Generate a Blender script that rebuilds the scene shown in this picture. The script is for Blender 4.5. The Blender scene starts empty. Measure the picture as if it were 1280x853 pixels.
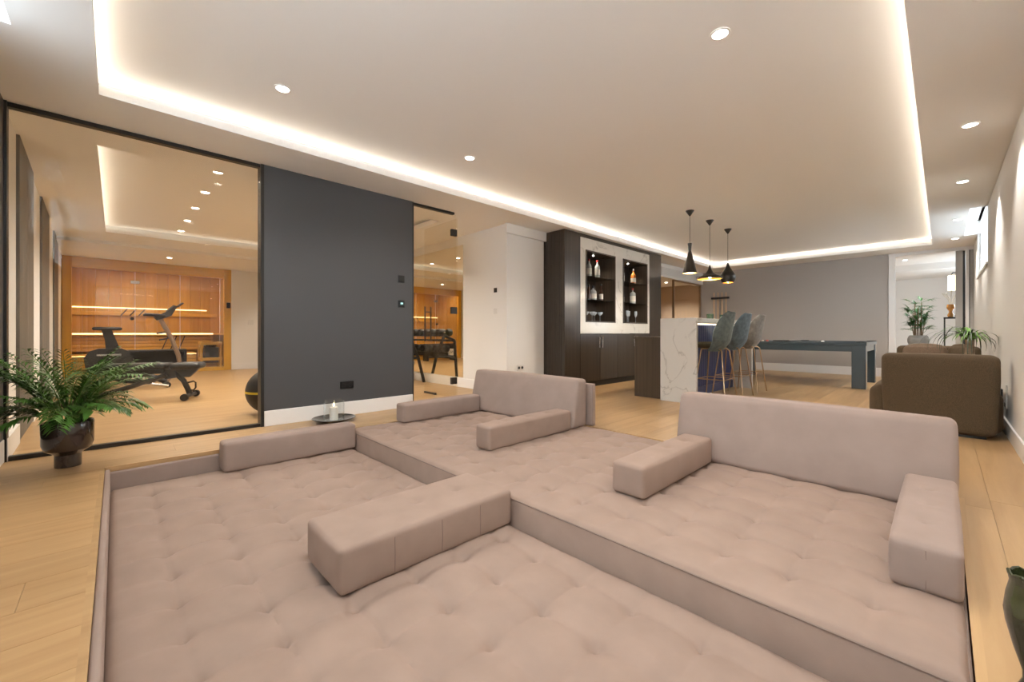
import bpy, bmesh, math, random
from mathutils import Vector, Matrix
random.seed(7)
SC = bpy.context.scene
COL = SC.collection

# ------------------------------------------------------------------ camera
cam = bpy.data.cameras.new('camera')
cam.sensor_width = 36.0
cam.lens = 516.0 / 1280.0 * 36.0
cam.shift_y = -9.5 / 1280.0
cam.clip_start = 0.02
cam_o = bpy.data.objects.new('camera', cam)
cam_o.location = (0, 0, 0.9)
cam_o.rotation_euler = (math.radians(90), 0, math.radians(46.2))
COL.objects.link(cam_o)
SC.camera = cam_o

# ------------------------------------------------------------------ world, daylight, exposure
SC.view_settings.view_transform = 'Standard'
SC.view_settings.look = 'None'
SC.view_settings.gamma = 1.0
SC.view_settings.use_curve_mapping = False
SC.view_settings.exposure = 0.82
W = bpy.data.worlds.new('daylight'); SC.world = W; W.use_nodes = True
bg = W.node_tree.nodes['Background']
bg.inputs[0].default_value = (0.80, 0.90, 1.0, 1)
bg.inputs[1].default_value = 10.0

WARM = (1.0, 0.88, 0.73)
SOFT = (1.0, 0.93, 0.85)
P_SPOT, P_COVE, P_GYM = 42.0, 2.3, 54.0

def area(name, loc, rot, sx, sy, power, col, portal=False, parent=None):
    l = bpy.data.lights.new(name, 'AREA'); l.shape = 'RECTANGLE'; l.size = sx; l.size_y = sy
    l.energy = power; l.color = col
    if portal: l.cycles.is_portal = True
    o = bpy.data.objects.new(name, l); o.location = loc; o.rotation_euler = rot
    COL.objects.link(o)
    return o

R90 = math.pi / 2
# sky portals in the window openings (they only guide sampling)
area('window_portal', (-2.98, -0.64, 2.2), (-R90, 0, 0), 0.85, 0.8, 1, (1, 1, 1), True)
area('window_portal', (-0.75, -0.64, 2.2), (-R90, 0, 0), 1.9, 0.8, 1, (1, 1, 1), True)  # opening of the added fill window
area('window_portal', (0.47, 9.1, 2.25), (0, R90, 0), 0.9, 2.0, 1, (1, 1, 1), True)
area('window_portal', (1.27, 14.0, 1.5), (0, R90, 0), 1.2, 1.2, 1, (1, 1, 1), True)

# ------------------------------------------------------------------ helpers
def wm(o):
    m = o.matrix_basis.copy()
    return wm(o.parent) @ m if o.parent else m

def thing(name, label, cat, loc=(0, 0, 0), rotz=0.0, group=None):
    o = bpy.data.objects.new(name, None); o.empty_display_size = 0.1
    o.location = loc; o.rotation_euler = (0, 0, rotz)
    COL.objects.link(o)
    o['label'] = label; o['category'] = cat
    if group: o['group'] = group
    return o

def tag(o, label, cat, group=None):
    o['label'] = label; o['category'] = cat
    if group: o['group'] = group
    return o

def struct(o):
    o['kind'] = 'structure'
    return o

class MB:
    def __init__(s): s.bm = bmesh.new()
    def box(s, x0, x1, y0, y1, z0, z1, bev=0.0, seg=1, mat=None):
        r = bmesh.ops.create_cube(s.bm, size=1.0)
        vs = r['verts']
        c = Vector(((x0 + x1) / 2, (y0 + y1) / 2, (z0 + z1) / 2)); d = Vector((x1 - x0, y1 - y0, z1 - z0))
        for v in vs:
            v.co = Vector((v.co.x * d.x, v.co.y * d.y, v.co.z * d.z)) + c
            if mat is not None: v.co = mat @ v.co
        if bev > 0:
            es = list({e for v in vs for e in v.link_edges})
            bmesh.ops.bevel(s.bm, geom=es, offset=bev, segments=seg, affect='EDGES', profile=0.5)
        return s
    def lathe(s, prof, seg=24, c=(0, 0, 0), axis='z', cap=True):
        rings = []
        for (r, z) in prof:
            ring = []
            for i in range(seg):
                a = 2 * math.pi * i / seg
                if axis == 'z': p = (c[0] + r * math.cos(a), c[1] + r * math.sin(a), c[2] + z)
                elif axis == 'x': p = (c[0] + z, c[1] + r * math.cos(a), c[2] + r * math.sin(a))
                else: p = (c[0] + r * math.sin(a), c[1] + z, c[2] + r * math.cos(a))
                ring.append(s.bm.verts.new(p))
            rings.append(ring)
        for a, b in zip(rings, rings[1:]):
            for i in range(seg):
                j = (i + 1) % seg
                s.bm.faces.new((a[i], a[j], b[j], b[i]))
        if cap:
            if prof[0][0] > 1e-5: s.bm.faces.new(list(reversed(rings[0])))
            if prof[-1][0] > 1e-5: s.bm.faces.new(rings[-1])
        return s
    def tube(s, pts, r, seg=8, closed=False, cap=True, flat=1.0):
        pts = [Vector(p) for p in pts]; n = len(pts)
        rs = r if isinstance(r, (list, tuple)) else [r] * n
        rings = []; up = None
        for i, p in enumerate(pts):
            if closed: t = pts[(i + 1) % n] - pts[i - 1]
            else: t = pts[min(i + 1, n - 1)] - pts[max(i - 1, 0)]
            t.normalize()
            if up is None:
                up = Vector((0, 0, 1)) if abs(t.z) < 0.9 else Vector((1, 0, 0))
            a = up - t * up.dot(t)
            if a.length < 1e-6: a = t.orthogonal()
            a.normalize(); b = t.cross(a); up = a
            rings.append([s.bm.verts.new(p + (a * math.cos(2 * math.pi * k / seg) * flat + b * math.sin(2 * math.pi * k / seg)) * rs[i]) for k in range(seg)])
        m = n if closed else n - 1
        for i in range(m):
            A, B = rings[i], rings[(i + 1) % n]
            for k in range(seg):
                j = (k + 1) % seg
                s.bm.faces.new((A[k], A[j], B[j], B[k]))
        if cap and not closed:
            s.bm.faces.new(list(reversed(rings[0]))); s.bm.faces.new(rings[-1])
        return s
    def prism(s, outline, y0, y1, axis='y', mat=None):
        # outline of (a, z); extruded along the axis
        def P(a, z, y):
            p = Vector((a, y, z)) if axis == 'y' else (Vector((y, a, z)) if axis == 'x' else Vector((a, z, y)))
            return mat @ p if mat is not None else p
        A = [s.bm.verts.new(P(a, z, y0)) for a, z in outline]
        B = [s.bm.verts.new(P(a, z, y1)) for a, z in outline]
        n = len(outline)
        for i in range(n):
            j = (i + 1) % n
            s.bm.faces.new((A[i], A[j], B[j], B[i]))
        s.bm.faces.new(list(reversed(A))); s.bm.faces.new(B)
        return s
    def soft(s, x0, x1, y0, y1, z0, z1, r=0.03, res=0.06, bulge=0.006, dents=(), warp=None):
        L = [x1 - x0, y1 - y0, z1 - z0]; c = [(x0 + x1) / 2, (y0 + y1) / 2, (z0 + z1) / 2]
        def coords(l):
            h = l / 2; rr = min(r, h * 0.95)
            n = max(1, int(round((l - 2 * rr) / res)))
            edge = [0, 0.3, 0.62]
            out = [-h + rr * e for e in edge]
            out += [-(h - rr) + (l - 2 * rr) * i / n for i in range(n + 1)]
            out += [h - rr * e for e in reversed(edge)]
            return out
        G = [coords(l) for l in L]
        cache = {}
        def vert(p):
            key = tuple(round(q, 5) for q in p)
            if key in cache: return cache[key]
            H = [l / 2 for l in L]
            inn = [max(-(H[k] - min(r, H[k] * .95)), min(H[k] - min(r, H[k] * .95), p[k])) for k in range(3)]
            d = Vector([p[k] - inn[k] for k in range(3)])
            rr = min(r, min(H) * .95)
            q = Vector(inn) + (d.normalized() * rr if d.length > 1e-9 else Vector())
            for k in range(3):
                if abs(abs(p[k]) - H[k]) < 1e-6:
                    u, v = [(p[m] / H[m]) for m in range(3) if m != k]
                    q[k] += math.copysign(bulge * (1 - u * u) * (1 - v * v) * (1.6 if k == 2 else 1), p[k])
            w = Vector((q.x + c[0], q.y + c[1], q.z + c[2]))
            if abs(p[2] - H[2]) < 1e-6:
                for (dx, dy, dep, rad) in dents:
                    dd = math.hypot(w.x - dx, w.y - dy)
                    w.z -= dep * math.exp(-dd / rad)
            if warp: w = Vector(warp(w))
            cache[key] = s.bm.verts.new(w)
            return cache[key]
        for k in range(3):
            a, b = [m for m in range(3) if m != k]
            for sg in (-1, 1):
                for i in range(len(G[a]) - 1):
                    for j in range(len(G[b]) - 1):
                        def pt(ii, jj):
                            p = [0, 0, 0]; p[k] = sg * L[k] / 2; p[a] = G[a][ii]; p[b] = G[b][jj]; return p
                        q = [vert(pt(i, j)), vert(pt(i + 1, j)), vert(pt(i + 1, j + 1)), vert(pt(i, j + 1))]
                        if len(set(q)) == 4:
                            try: s.bm.faces.new(q)
                            except ValueError: pass
        return s
    def build(s, name, mat, parent=None, local=False, smooth=35, kind=None):
        bm = s.bm
        bmesh.ops.recalc_face_normals(bm, faces=bm.faces[:])
        me = bpy.data.meshes.new(name); bm.to_mesh(me); bm.free()
        if smooth:
            me.polygons.foreach_set('use_smooth', [True] * len(me.polygons))
            me.set_sharp_from_angle(angle=math.radians(smooth))
        o = bpy.data.objects.new(name, me)
        if mat is not None: me.materials.append(mat)
        if parent is not None:
            if not local: me.transform(wm(parent).inverted())
            o.parent = parent
        else:
            xs = [v.co.x for v in me.vertices]; ys = [v.co.y for v in me.vertices]; zs = [v.co.z for v in me.vertices]
            c = Vector(((min(xs) + max(xs)) / 2, (min(ys) + max(ys)) / 2, min(zs)))
            me.transform(Matrix.Translation(-c)); o.location = c
        COL.objects.link(o)
        if kind: o['kind'] = kind
        return o

def cells(a0, a1, b0, b1, holes):
    As = sorted({a0, a1, *[h[0] for h in holes], *[h[1] for h in holes]}); Bs = sorted({b0, b1, *[h[2] for h in holes], *[h[3] for h in holes]})
    As = [a for a in As if a0 <= a <= a1]; Bs = [b for b in Bs if b0 <= b <= b1]
    for i in range(len(As) - 1):
        for j in range(len(Bs) - 1):
            ca, cb = (As[i] + As[i + 1]) / 2, (Bs[j] + Bs[j + 1]) / 2
            if not any(h[0] < ca < h[1] and h[2] < cb < h[3] for h in holes):
                yield As[i], As[i + 1], Bs[j], Bs[j + 1]

def slab(x0, x1, y0, y1, z0, z1, holes=()):
    m = MB()
    for a, b, c, d in cells(x0, x1, y0, y1, list(holes)): m.box(a, b, c, d, z0, z1)
    return m
def wall_x(X0, X1, y0, y1, z0, z1, holes=()):       # plane x = const, holes (y0,y1,z0,z1)
    m = MB()
    for a, b, c, d in cells(y0, y1, z0, z1, list(holes)): m.box(X0, X1, a, b, c, d)
    return m
def wall_y(Y0, Y1, x0, x1, z0, z1, holes=()):
    m = MB()
    for a, b, c, d in cells(x0, x1, z0, z1, list(holes)): m.box(a, b, Y0, Y1, c, d)
    return m

# ------------------------------------------------------------------ materials
def newmat(name):
    m = bpy.data.materials.new(name); m.use_nodes = True
    nt = m.node_tree
    return m, nt, nt.nodes['Principled BSDF'], nt.nodes['Material Output']
def node(nt, typ, **kw):
    n = nt.nodes.new(typ)
    for k, v in kw.items(): setattr(n, k, v)
    return n
def posnode(nt, scale=(1, 1, 1), rand=False):
    g = node(nt, 'ShaderNodeNewGeometry')
    mp = node(nt, 'ShaderNodeMapping'); mp.inputs['Scale'].default_value = scale
    nt.links.new(g.outputs['Position'], mp.inputs['Vector'])
    if rand:
        oi = node(nt, 'ShaderNodeObjectInfo'); mu = node(nt, 'ShaderNodeMath', operation='MULTIPLY'); mu.inputs[1].default_value = 37.0
        nt.links.new(oi.outputs['Random'], mu.inputs[0])
        cb = node(nt, 'ShaderNodeCombineXYZ')
        for i in range(3): nt.links.new(mu.outputs[0], cb.inputs[i])
        nt.links.new(cb.outputs[0], mp.inputs['Location'])
    return mp
def pm(name, col, rough=0.5, metal=0.0, var=None, bump=None, sheen=0.0, coat=0.0, spec=0.5, emit=None, trans=0.0, ior=1.45, bscale=(1, 1, 1)):
    m, nt, b, out = newmat(name)
    b.inputs['Base Color'].default_value = (*col, 1); b.inputs['Roughness'].default_value = rough
    b.inputs['Metallic'].default_value = metal; b.inputs['Specular IOR Level'].default_value = spec
    if sheen:
        b.inputs['Sheen Weight'].default_value = sheen; b.inputs['Sheen Roughness'].default_value = 0.45
        b.inputs['Sheen Tint'].default_value = (*[min(1, c * 1.6) for c in col], 1)
    if coat: b.inputs['Coat Weight'].default_value = coat; b.inputs['Coat Roughness'].default_value = 0.08
    if trans: b.inputs['Transmission Weight'].default_value = trans; b.inputs['IOR'].default_value = ior
    if emit: b.inputs['Emission Color'].default_value = (*emit[0], 1); b.inputs['Emission Strength'].default_value = emit[1]
    if var:
        mp = posnode(nt, bscale); n = node(nt, 'ShaderNodeTexNoise'); n.inputs['Scale'].default_value = var[0]; n.inputs['Detail'].default_value = 4
        nt.links.new(mp.outputs[0], n.inputs['Vector'])
        r = node(nt, 'ShaderNodeValToRGB')
        r.color_ramp.elements[0].position = 0.3; r.color_ramp.elements[1].position = 0.7
        r.color_ramp.elements[0].color = (*[c * (1 - var[1]) for c in col], 1); r.color_ramp.elements[1].color = (*[min(1, c * (1 + var[1])) for c in col], 1)
        nt.links.new(n.outputs['Fac'], r.inputs[0]); nt.links.new(r.outputs[0], b.inputs['Base Color'])
    if bump:
        mp = posnode(nt, bscale); n = node(nt, 'ShaderNodeTexNoise'); n.inputs['Scale'].default_value = bump[0]; n.inputs['Detail'].default_value = 3
        nt.links.new(mp.outputs[0], n.inputs['Vector'])
        bp = node(nt, 'ShaderNodeBump'); bp.inputs['Strength'].default_value = bump[1]; bp.inputs['Distance'].default_value = 0.004
        nt.links.new(n.outputs['Fac'], bp.inputs['Height']); nt.links.new(bp.outputs[0], b.inputs['Normal'])
    return m
def wood(name, c0, c1, axis='y', rough=0.4, grain=14.0, rnd=0.18, stretch=0.7, coat=0.0, rand=True):
    m, nt, b, out = newmat(name)
    sc = {'x': (stretch, grain, grain), 'y': (grain, stretch, grain), 'z': (grain, grain, stretch)}[axis]
    mp = posnode(nt, sc, rand)
    n = node(nt, 'ShaderNodeTexNoise'); n.inputs['Scale'].default_value = 1.0; n.inputs['Detail'].default_value = 6; n.inputs['Roughness'].default_value = 0.6; n.inputs['Distortion'].default_value = 0.6
    nt.links.new(mp.outputs[0], n.inputs['Vector'])
    r = node(nt, 'ShaderNodeValToRGB'); r.color_ramp.elements[0].position = 0.28; r.color_ramp.elements[1].position = 0.72
    r.color_ramp.elements[0].color = (*c0, 1); r.color_ramp.elements[1].color = (*c1, 1)
    nt.links.new(n.outputs['Fac'], r.inputs[0])
    oi = node(nt, 'ShaderNodeObjectInfo')
    ma = node(nt, 'ShaderNodeMapRange'); ma.inputs[3].default_value = 1 - rnd / 2; ma.inputs[4].default_value = 1 + rnd / 2
    nt.links.new(oi.outputs['Random'], ma.inputs[0])
    hs = node(nt, 'ShaderNodeHueSaturation'); nt.links.new(ma.outputs[0], hs.inputs['Value']); nt.links.new(r.outputs[0], hs.inputs['Color'])
    nt.links.new(hs.outputs[0], b.inputs['Base Color'])
    b.inputs['Roughness'].default_value = rough
    if coat: b.inputs['Coat Weight'].default_value = coat; b.inputs['Coat Roughness'].default_value = 0.1
    bp = node(nt, 'ShaderNodeBump'); bp.inputs['Strength'].default_value = 0.12; bp.inputs['Distance'].default_value = 0.002
    nt.links.new(n.outputs['Fac'], bp.inputs['Height']); nt.links.new(bp.outputs[0], b.inputs['Normal'])
    return m
def marble(name, col, vein, rough=0.18):
    m, nt, b, out = newmat(name)
    mp = posnode(nt, (1, 1, 1))
    n1 = node(nt, 'ShaderNodeTexNoise'); n1.inputs['Scale'].default_value = 1.7; n1.inputs['Detail'].default_value = 5; n1.inputs['Distortion'].default_value = 1.3
    nt.links.new(mp.outputs[0], n1.inputs['Vector'])
    r = node(nt, 'ShaderNodeValToRGB'); e = r.color_ramp.elements
    e[0].position = 0.475; e[0].color = (*col, 1); e[1].position = 0.525; e[1].color = (*col, 1)
    x = r.color_ramp.elements.new(0.5); x.color = (*vein, 1)
    x = r.color_ramp.elements.new(0.492); x.color = (*[(a * .8 + v * .2) for a, v in zip(col, vein)], 1)
    n2 = node(nt, 'ShaderNodeTexNoise'); n2.inputs['Scale'].default_value = 2.5
    nt.links.new(mp.outputs[0], n2.inputs['Vector'])
    r2 = node(nt, 'ShaderNodeValToRGB'); r2.color_ramp.elements[0].position = 0.42; r2.color_ramp.elements[1].position = 0.6
    mx = node(nt, 'ShaderNodeMix', data_type='RGBA'); mx.inputs['A'].default_value = (*col, 1)
    nt.links.new(n1.outputs['Fac'], r.inputs[0]); nt.links.new(n2.outputs['Fac'], r2.inputs[0])
    nt.links.new(r2.outputs[0], mx.inputs['Factor']); nt.links.new(r.outputs[0], mx.inputs['B'])
    nt.links.new(mx.outputs['Result'], b.inputs['Base Color']); b.inputs['Roughness'].default_value = rough
    return m
def glass(name, tint=(1, 1, 1), refl=1.0, r0=0.04):
    # thin clear sheet: see-through with a Schlick mirror term, the same from both sides
    m, nt, b, out = newmat(name); nt.nodes.remove(b)
    t = node(nt, 'ShaderNodeBsdfTransparent'); t.inputs[0].default_value = (*tint, 1)
    g = node(nt, 'ShaderNodeBsdfGlossy'); g.inputs['Roughness'].default_value = 0.0
    ge = node(nt, 'ShaderNodeNewGeometry')
    dt = node(nt, 'ShaderNodeVectorMath', operation='DOT_PRODUCT'); nt.links.new(ge.outputs['Normal'], dt.inputs[0]); nt.links.new(ge.outputs['Incoming'], dt.inputs[1])
    def M1(op, a, v=None):
        n = node(nt, 'ShaderNodeMath', operation=op); n.use_clamp = op in ('SUBTRACT', 'ADD')
        if op == 'SUBTRACT': n.inputs[0].default_value = 1.0; nt.links.new(a, n.inputs[1])
        else:
            nt.links.new(a, n.inputs[0])
            if v is not None: n.inputs[1].default_value = v
        return n.outputs[0]
    c = M1('SUBTRACT', M1('ABSOLUTE', dt.outputs['Value']))
    f = M1('ADD', M1('MULTIPLY', M1('POWER', c, 5.0), refl * (1 - r0)), refl * r0)
    mx = node(nt, 'ShaderNodeMixShader'); nt.links.new(f, mx.inputs[0])
    nt.links.new(t.outputs[0], mx.inputs[1]); nt.links.new(g.outputs[0], mx.inputs[2]); nt.links.new(mx.outputs[0], out.inputs[0])
    return m

M = {}
M['white'] = pm('white_paint', (0.80, 0.78, 0.75), 0.6, bump=(60, 0.03))
M['ceil'] = pm('ceiling_paint', (0.88, 0.87, 0.855), 0.75)
M['grey'] = pm('charcoal_paint', (0.070, 0.072, 0.078), 0.38, bump=(80, 0.03))
M['taupe'] = pm('taupe_paint', (0.42, 0.385, 0.355), 0.65, bump=(60, 0.03))
M['beige'] = pm('beige_paint', (0.50, 0.38, 0.27), 0.6)
M['trim'] = pm('trim_white', (0.82, 0.80, 0.78), 0.35)
M['plank'] = wood('oak_plank', (0.39, 0.235, 0.105), (0.53, 0.345, 0.170), 'y', 0.36, 11, 0.16, 0.8)
M['oakx'] = wood('oak_edge', (0.36, 0.215, 0.09), (0.50, 0.32, 0.15), 'x', 0.45, 14, 0.05)
M['sofa'] = pm('taupe_velvet', (0.292, 0.208, 0.166), 0.85, var=(7, 0.07), bump=(420, 0.10), sheen=0.35)
M['sofa2'] = pm('taupe_velvet_grey', (0.297, 0.223, 0.190), 0.85, var=(7, 0.06), bump=(420, 0.10), sheen=0.35)
M['seam'] = pm('seam_thread', (0.22, 0.16, 0.13), 0.9)
M['veneer'] = wood('dark_veneer', (0.028, 0.020, 0.014), (0.062, 0.045, 0.032), 'z', 0.28, 45, 0.12, 0.5)
M['veneer2'] = wood('smoked_veneer', (0.050, 0.036, 0.025), (0.098, 0.070, 0.048), 'z', 0.32, 45, 0.12, 0.5)
M['marble'] = marble('white_marble', (0.70, 0.67, 0.62), (0.46, 0.43, 0.39))
M['blackm'] = pm('black_metal', (0.012, 0.011, 0.010), 0.4, 0.0)
M['rubber'] = pm('black_rubber', (0.012, 0.011, 0.010), 0.5)
M['dkgrey'] = pm('dark_grey_plastic', (0.020, 0.019, 0.018), 0.45)
M['steel'] = pm('steel', (0.62, 0.60, 0.58), 0.25, 1.0)
M['bronze'] = pm('bronze_tube', (0.30, 0.21, 0.14), 0.35, 0.6)
M['brass'] = pm('brass', (0.52, 0.36, 0.22), 0.3, 1.0)
M['gold'] = pm('beaten_gold', (0.95, 0.62, 0.16), 0.28, 1.0, bump=(60, 0.3))
M['pendant'] = pm('black_spun_brass', (0.030, 0.026, 0.022), 0.30, 0.3, bump=(50, 0.15))
M['glass'] = glass('partition_glass', (0.98, 0.965, 0.93), 0.5)
M['cglass'] = glass('clear_glass', (0.97, 0.98, 0.98), 1.0)
M['winglass'] = glass('window_glass', (0.96, 0.98, 0.98), 0.6)
M['mirror'] = pm('mirror_silver', (0.86, 0.83, 0.74), 0.0, 1.0)
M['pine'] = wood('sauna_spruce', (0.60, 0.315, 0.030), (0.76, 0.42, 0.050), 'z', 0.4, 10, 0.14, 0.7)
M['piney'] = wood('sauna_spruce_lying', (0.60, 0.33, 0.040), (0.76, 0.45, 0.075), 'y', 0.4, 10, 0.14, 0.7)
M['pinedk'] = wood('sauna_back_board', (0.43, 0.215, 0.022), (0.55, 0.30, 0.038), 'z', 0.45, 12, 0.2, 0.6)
M['led'] = pm('warm_led', (1, .85, .6), 0.5, emit=((1.0, 0.76, 0.46), 3.5))
M['ledsauna'] = pm('sauna_led', (1, .85, .6), 0.5, emit=((1.0, 0.76, 0.42), 1.6))
M['lampdisc'] = pm('lamp_disc', (1, 1, 1), 0.5, emit=((1.0, 0.95, 0.86), 14.0))
M['bulb'] = pm('bulb', (1, 1, 1), 0.5, emit=((1.0, 0.86, 0.55), 30.0))
M['flame'] = pm('flame', (1, .9, .6), 0.5, emit=((1.0, 0.80, 0.45), 6.0))
M['greypanel'] = wood('grey_panel', (0.10, 0.092, 0.080), (0.17, 0.157, 0.138), 'z', 0.5, 9, 0.1, 0.5)
M['greydoor'] = pm('grey_lacquer', (0.46, 0.44, 0.41), 0.4)
M['teal'] = pm('teal_lacquer', (0.028, 0.050, 0.066), 0.32, coat=0.6)
M['cloth'] = pm('pool_cloth', (0.05, 0.06, 0.065), 0.9, bump=(500, 0.1))
M['bluelit'] = wood('bluelit_flute', (0.024, 0.036, 0.12), (0.040, 0.060, 0.20), 'z', 0.28, 40, 0.1, 0.5)  # dark wood, the blue light on it put into the colour
M['stoolA'] = pm('stool_velvet_daylit_sea', (0.105, 0.130, 0.125), 0.7, var=(22, 0.3), sheen=0.8)  # all stools share one velvet; daylight tint put into this colour
M['stoolB'] = pm('stool_velvet_daylit_blue', (0.095, 0.135, 0.165), 0.7, var=(22, 0.3), sheen=0.8)  # same velvet with a bluer daylight tint in the colour
M['stoolC'] = pm('stool_velvet_lit_grey', (0.20, 0.19, 0.175), 0.7, var=(22, 0.25), sheen=0.8)  # same velvet, its paler reflected light put into the colour
M['olive'] = pm('stool_seat_olive', (0.075, 0.062, 0.035), 0.8, var=(20, 0.2), sheen=0.4)
M['brown'] = pm('brown_weave', (0.092, 0.061, 0.032), 0.9, var=(380, 0.35), bump=(500, 0.3), sheen=0.25, bscale=(1, 1, 0.35))
M['tan'] = pm('tan_cushion', (0.15, 0.10, 0.065), 0.9, var=(90, 0.15), sheen=0.2)
M['potdark'] = pm('glazed_dark_pot', (0.028, 0.016, 0.012), 0.16, var=(9, 0.5), coat=0.6)
M['potgrey'] = pm('grey_stone_pot', (0.33, 0.325, 0.315), 0.8, var=(9, 0.18), bump=(30, 0.2), bscale=(1, 1, 3))
M['soil'] = pm('soil', (0.03, 0.02, 0.012), 0.95)
M['leafA'] = pm('palm_leaf', (0.060, 0.160, 0.022), 0.42, var=(9, 0.45))
M['leafB'] = pm('rhapis_leaf', (0.045, 0.150, 0.035), 0.42, var=(9, 0.4))
M['leafC'] = pm('ponytail_leaf', (0.14, 0.32, 0.035), 0.42, var=(7, 0.35))
M['leafD'] = pm('ponytail_old_leaf', (0.035, 0.050, 0.020), 0.5, var=(7, 0.35))
M['stem'] = pm('stem', (0.10, 0.14, 0.04), 0.6)
M['trunk'] = pm('trunk', (0.28, 0.20, 0.13), 0.8, var=(30, 0.25), bump=(40, 0.4))
M['wax'] = pm('candle_wax', (0.85, 0.80, 0.72), 0.5)
M['vase'] = pm('green_glazed_glass', (0.030, 0.034, 0.012), 0.12, var=(12, 0.6), coat=0.8)
M['greenglass'] = pm('green_glass', (0.030, 0.050, 0.032), 0.1, coat=0.5)
M['blacksock'] = pm('black_socket', (0.006, 0.006, 0.007), 0.35)
M['whitesock'] = pm('white_socket', (0.72, 0.70, 0.67), 0.35)
M['screen'] = pm('screen', (0.01, 0.015, 0.016), 0.1, emit=((0.35, 0.6, 0.6), 0.06))
M['amber'] = pm('amber_glass', (0.55, 0.24, 0.05), 0.1, coat=0.4)
M['stone'] = pm('sauna_stone', (0.06, 0.055, 0.05), 0.9)
M['yellow'] = pm('yellow_band', (0.75, 0.55, 0.03), 0.5)
M['label'] = pm('paper_label', (0.72, 0.68, 0.60), 0.6)
M['redcap'] = pm('red_cap', (0.45, 0.03, 0.03), 0.4)
M['whisky'] = pm('amber_liquor', (0.50, 0.16, 0.03), 0.08, coat=0.6)
M['gin'] = pm('clear_spirit_bottle', (0.42, 0.43, 0.42), 0.08, coat=0.6)
M['dkbottle'] = pm('dark_bottle', (0.10, 0.05, 0.03), 0.1, coat=0.6)
M['wineglass'] = pm('stemware', (0.72, 0.80, 0.88), 0.08, coat=0.6)
M['wineglass'].node_tree.nodes['Principled BSDF'].inputs['Alpha'].default_value = 0.5
M['smoked'] = glass('smoked_shelf_glass', (0.62, 0.60, 0.58), 1.0, 0.06)
M['baffle'] = pm('added_baffle_grey', (0.20, 0.20, 0.20), 0.9, var=(6, 0.15))  # for the added outside walls that hold back window light
M['print'] = pm('black_print', (0.01, 0.01, 0.01), 0.6)
# ------------------------------------------------------------------ setting
ZC = 2.53                         # lower ceiling
XL, XR, YN, YF = -4.53, 0.40, -0.57, 11.5
PX0, PX1, PY0, PY1 = -3.87, 0.06, -0.055, 3.31   # sunken lounge pit

floor = struct(slab(XL, XR + .12, YN - .1, YF + .1, -0.06, -0.0155, [(PX0, PX1, PY0, PY1)]).build('floor', M['plank'], smooth=0))
plank_me = None
pw = (XR - XL) / 22
def add_plank(x0, x1, y0, y1):
    global plank_me
    if plank_me is None:
        mb = MB(); mb.box(-.5, .5, -.5, .5, -1, 0); o = mb.build('plank', M['plank'], floor, local=True, smooth=0); plank_me = o.data
    else:
        o = bpy.data.objects.new('plank', plank_me); o.parent = floor; COL.objects.link(o)
    f = wm(floor).translation
    g = 0.0006
    o.location = ((x0 + x1) / 2 - f.x, (y0 + y1) / 2 - f.y, -f.z)
    o.scale = (x1 - x0 - 2 * g, y1 - y0 - 2 * g, 0.015)
for r in range(22):
    x0, x1 = XL + r * pw, XL + (r + 1) * pw
    y = YN - random.uniform(0, 2.2)
    while y < YF:
        L = random.uniform(2.0, 2.5); a, b = max(y, YN), min(y + L, YF); y += L
        if b - a < 0.02: continue
        # clip by the pit
        if x1 <= PX0 or x0 >= PX1: add_plank(x0, x1, a, b); continue
        if x0 < PX0: add_plank(x0, PX0, a, b)
        if x1 > PX1: add_plank(PX1, x1, a, b)
        xa, xb = max(x0, PX0), min(x1, PX1)
        if a < PY0: add_plank(xa, xb, a, min(b, PY0))
        if b > PY1: add_plank(xa, xb, max(a, PY1), b)
# oak nosing round the pit and the pit shell
e = 0.022
for nm, bx in (('pit_nosing', (PX0 - e, PX0, PY0, PY1)), ('pit_nosing', (PX1, PX1 + e, PY0, PY1)), ('pit_nosing', (PX0 - e, PX1 + e, PY0 - e, PY0)), ('pit_nosing', (PX0 - e, PX1 + e, PY1, PY1 + e))):
    MB().box(*bx, -0.10, 0.0012).build(nm, M['plank'], floor, smooth=0)
pit = MB()
for a in ((PX0 - .06, PX0, PY0 - .06, PY1 + .06), (PX1, PX1 + .06, PY0 - .06, PY1 + .06), (PX0, PX1, PY0 - .06, PY0), (PX0, PX1, PY1, PY1 + .06)): pit.box(*a, -0.5, -0.10)
pit.box(PX0, PX1, PY0, PY1, -0.56, -0.5)
pit.build('pit_shell', M['greypanel'], floor, smooth=0)

struct(slab(-14.2, XL, -1.05, 4.3, -0.06, 0.0).build('floor_gym', M['plank'], smooth=0))
struct(slab(-8.2, XL, 4.9, 12.6, -0.06, 0.0).build('floor_passage', M['plank'], smooth=0))
struct(slab(-3.2, 1.4, YF + .1, 16.7, -0.06, 0.0).build('floor_far_room', M['plank'], smooth=0))

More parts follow.
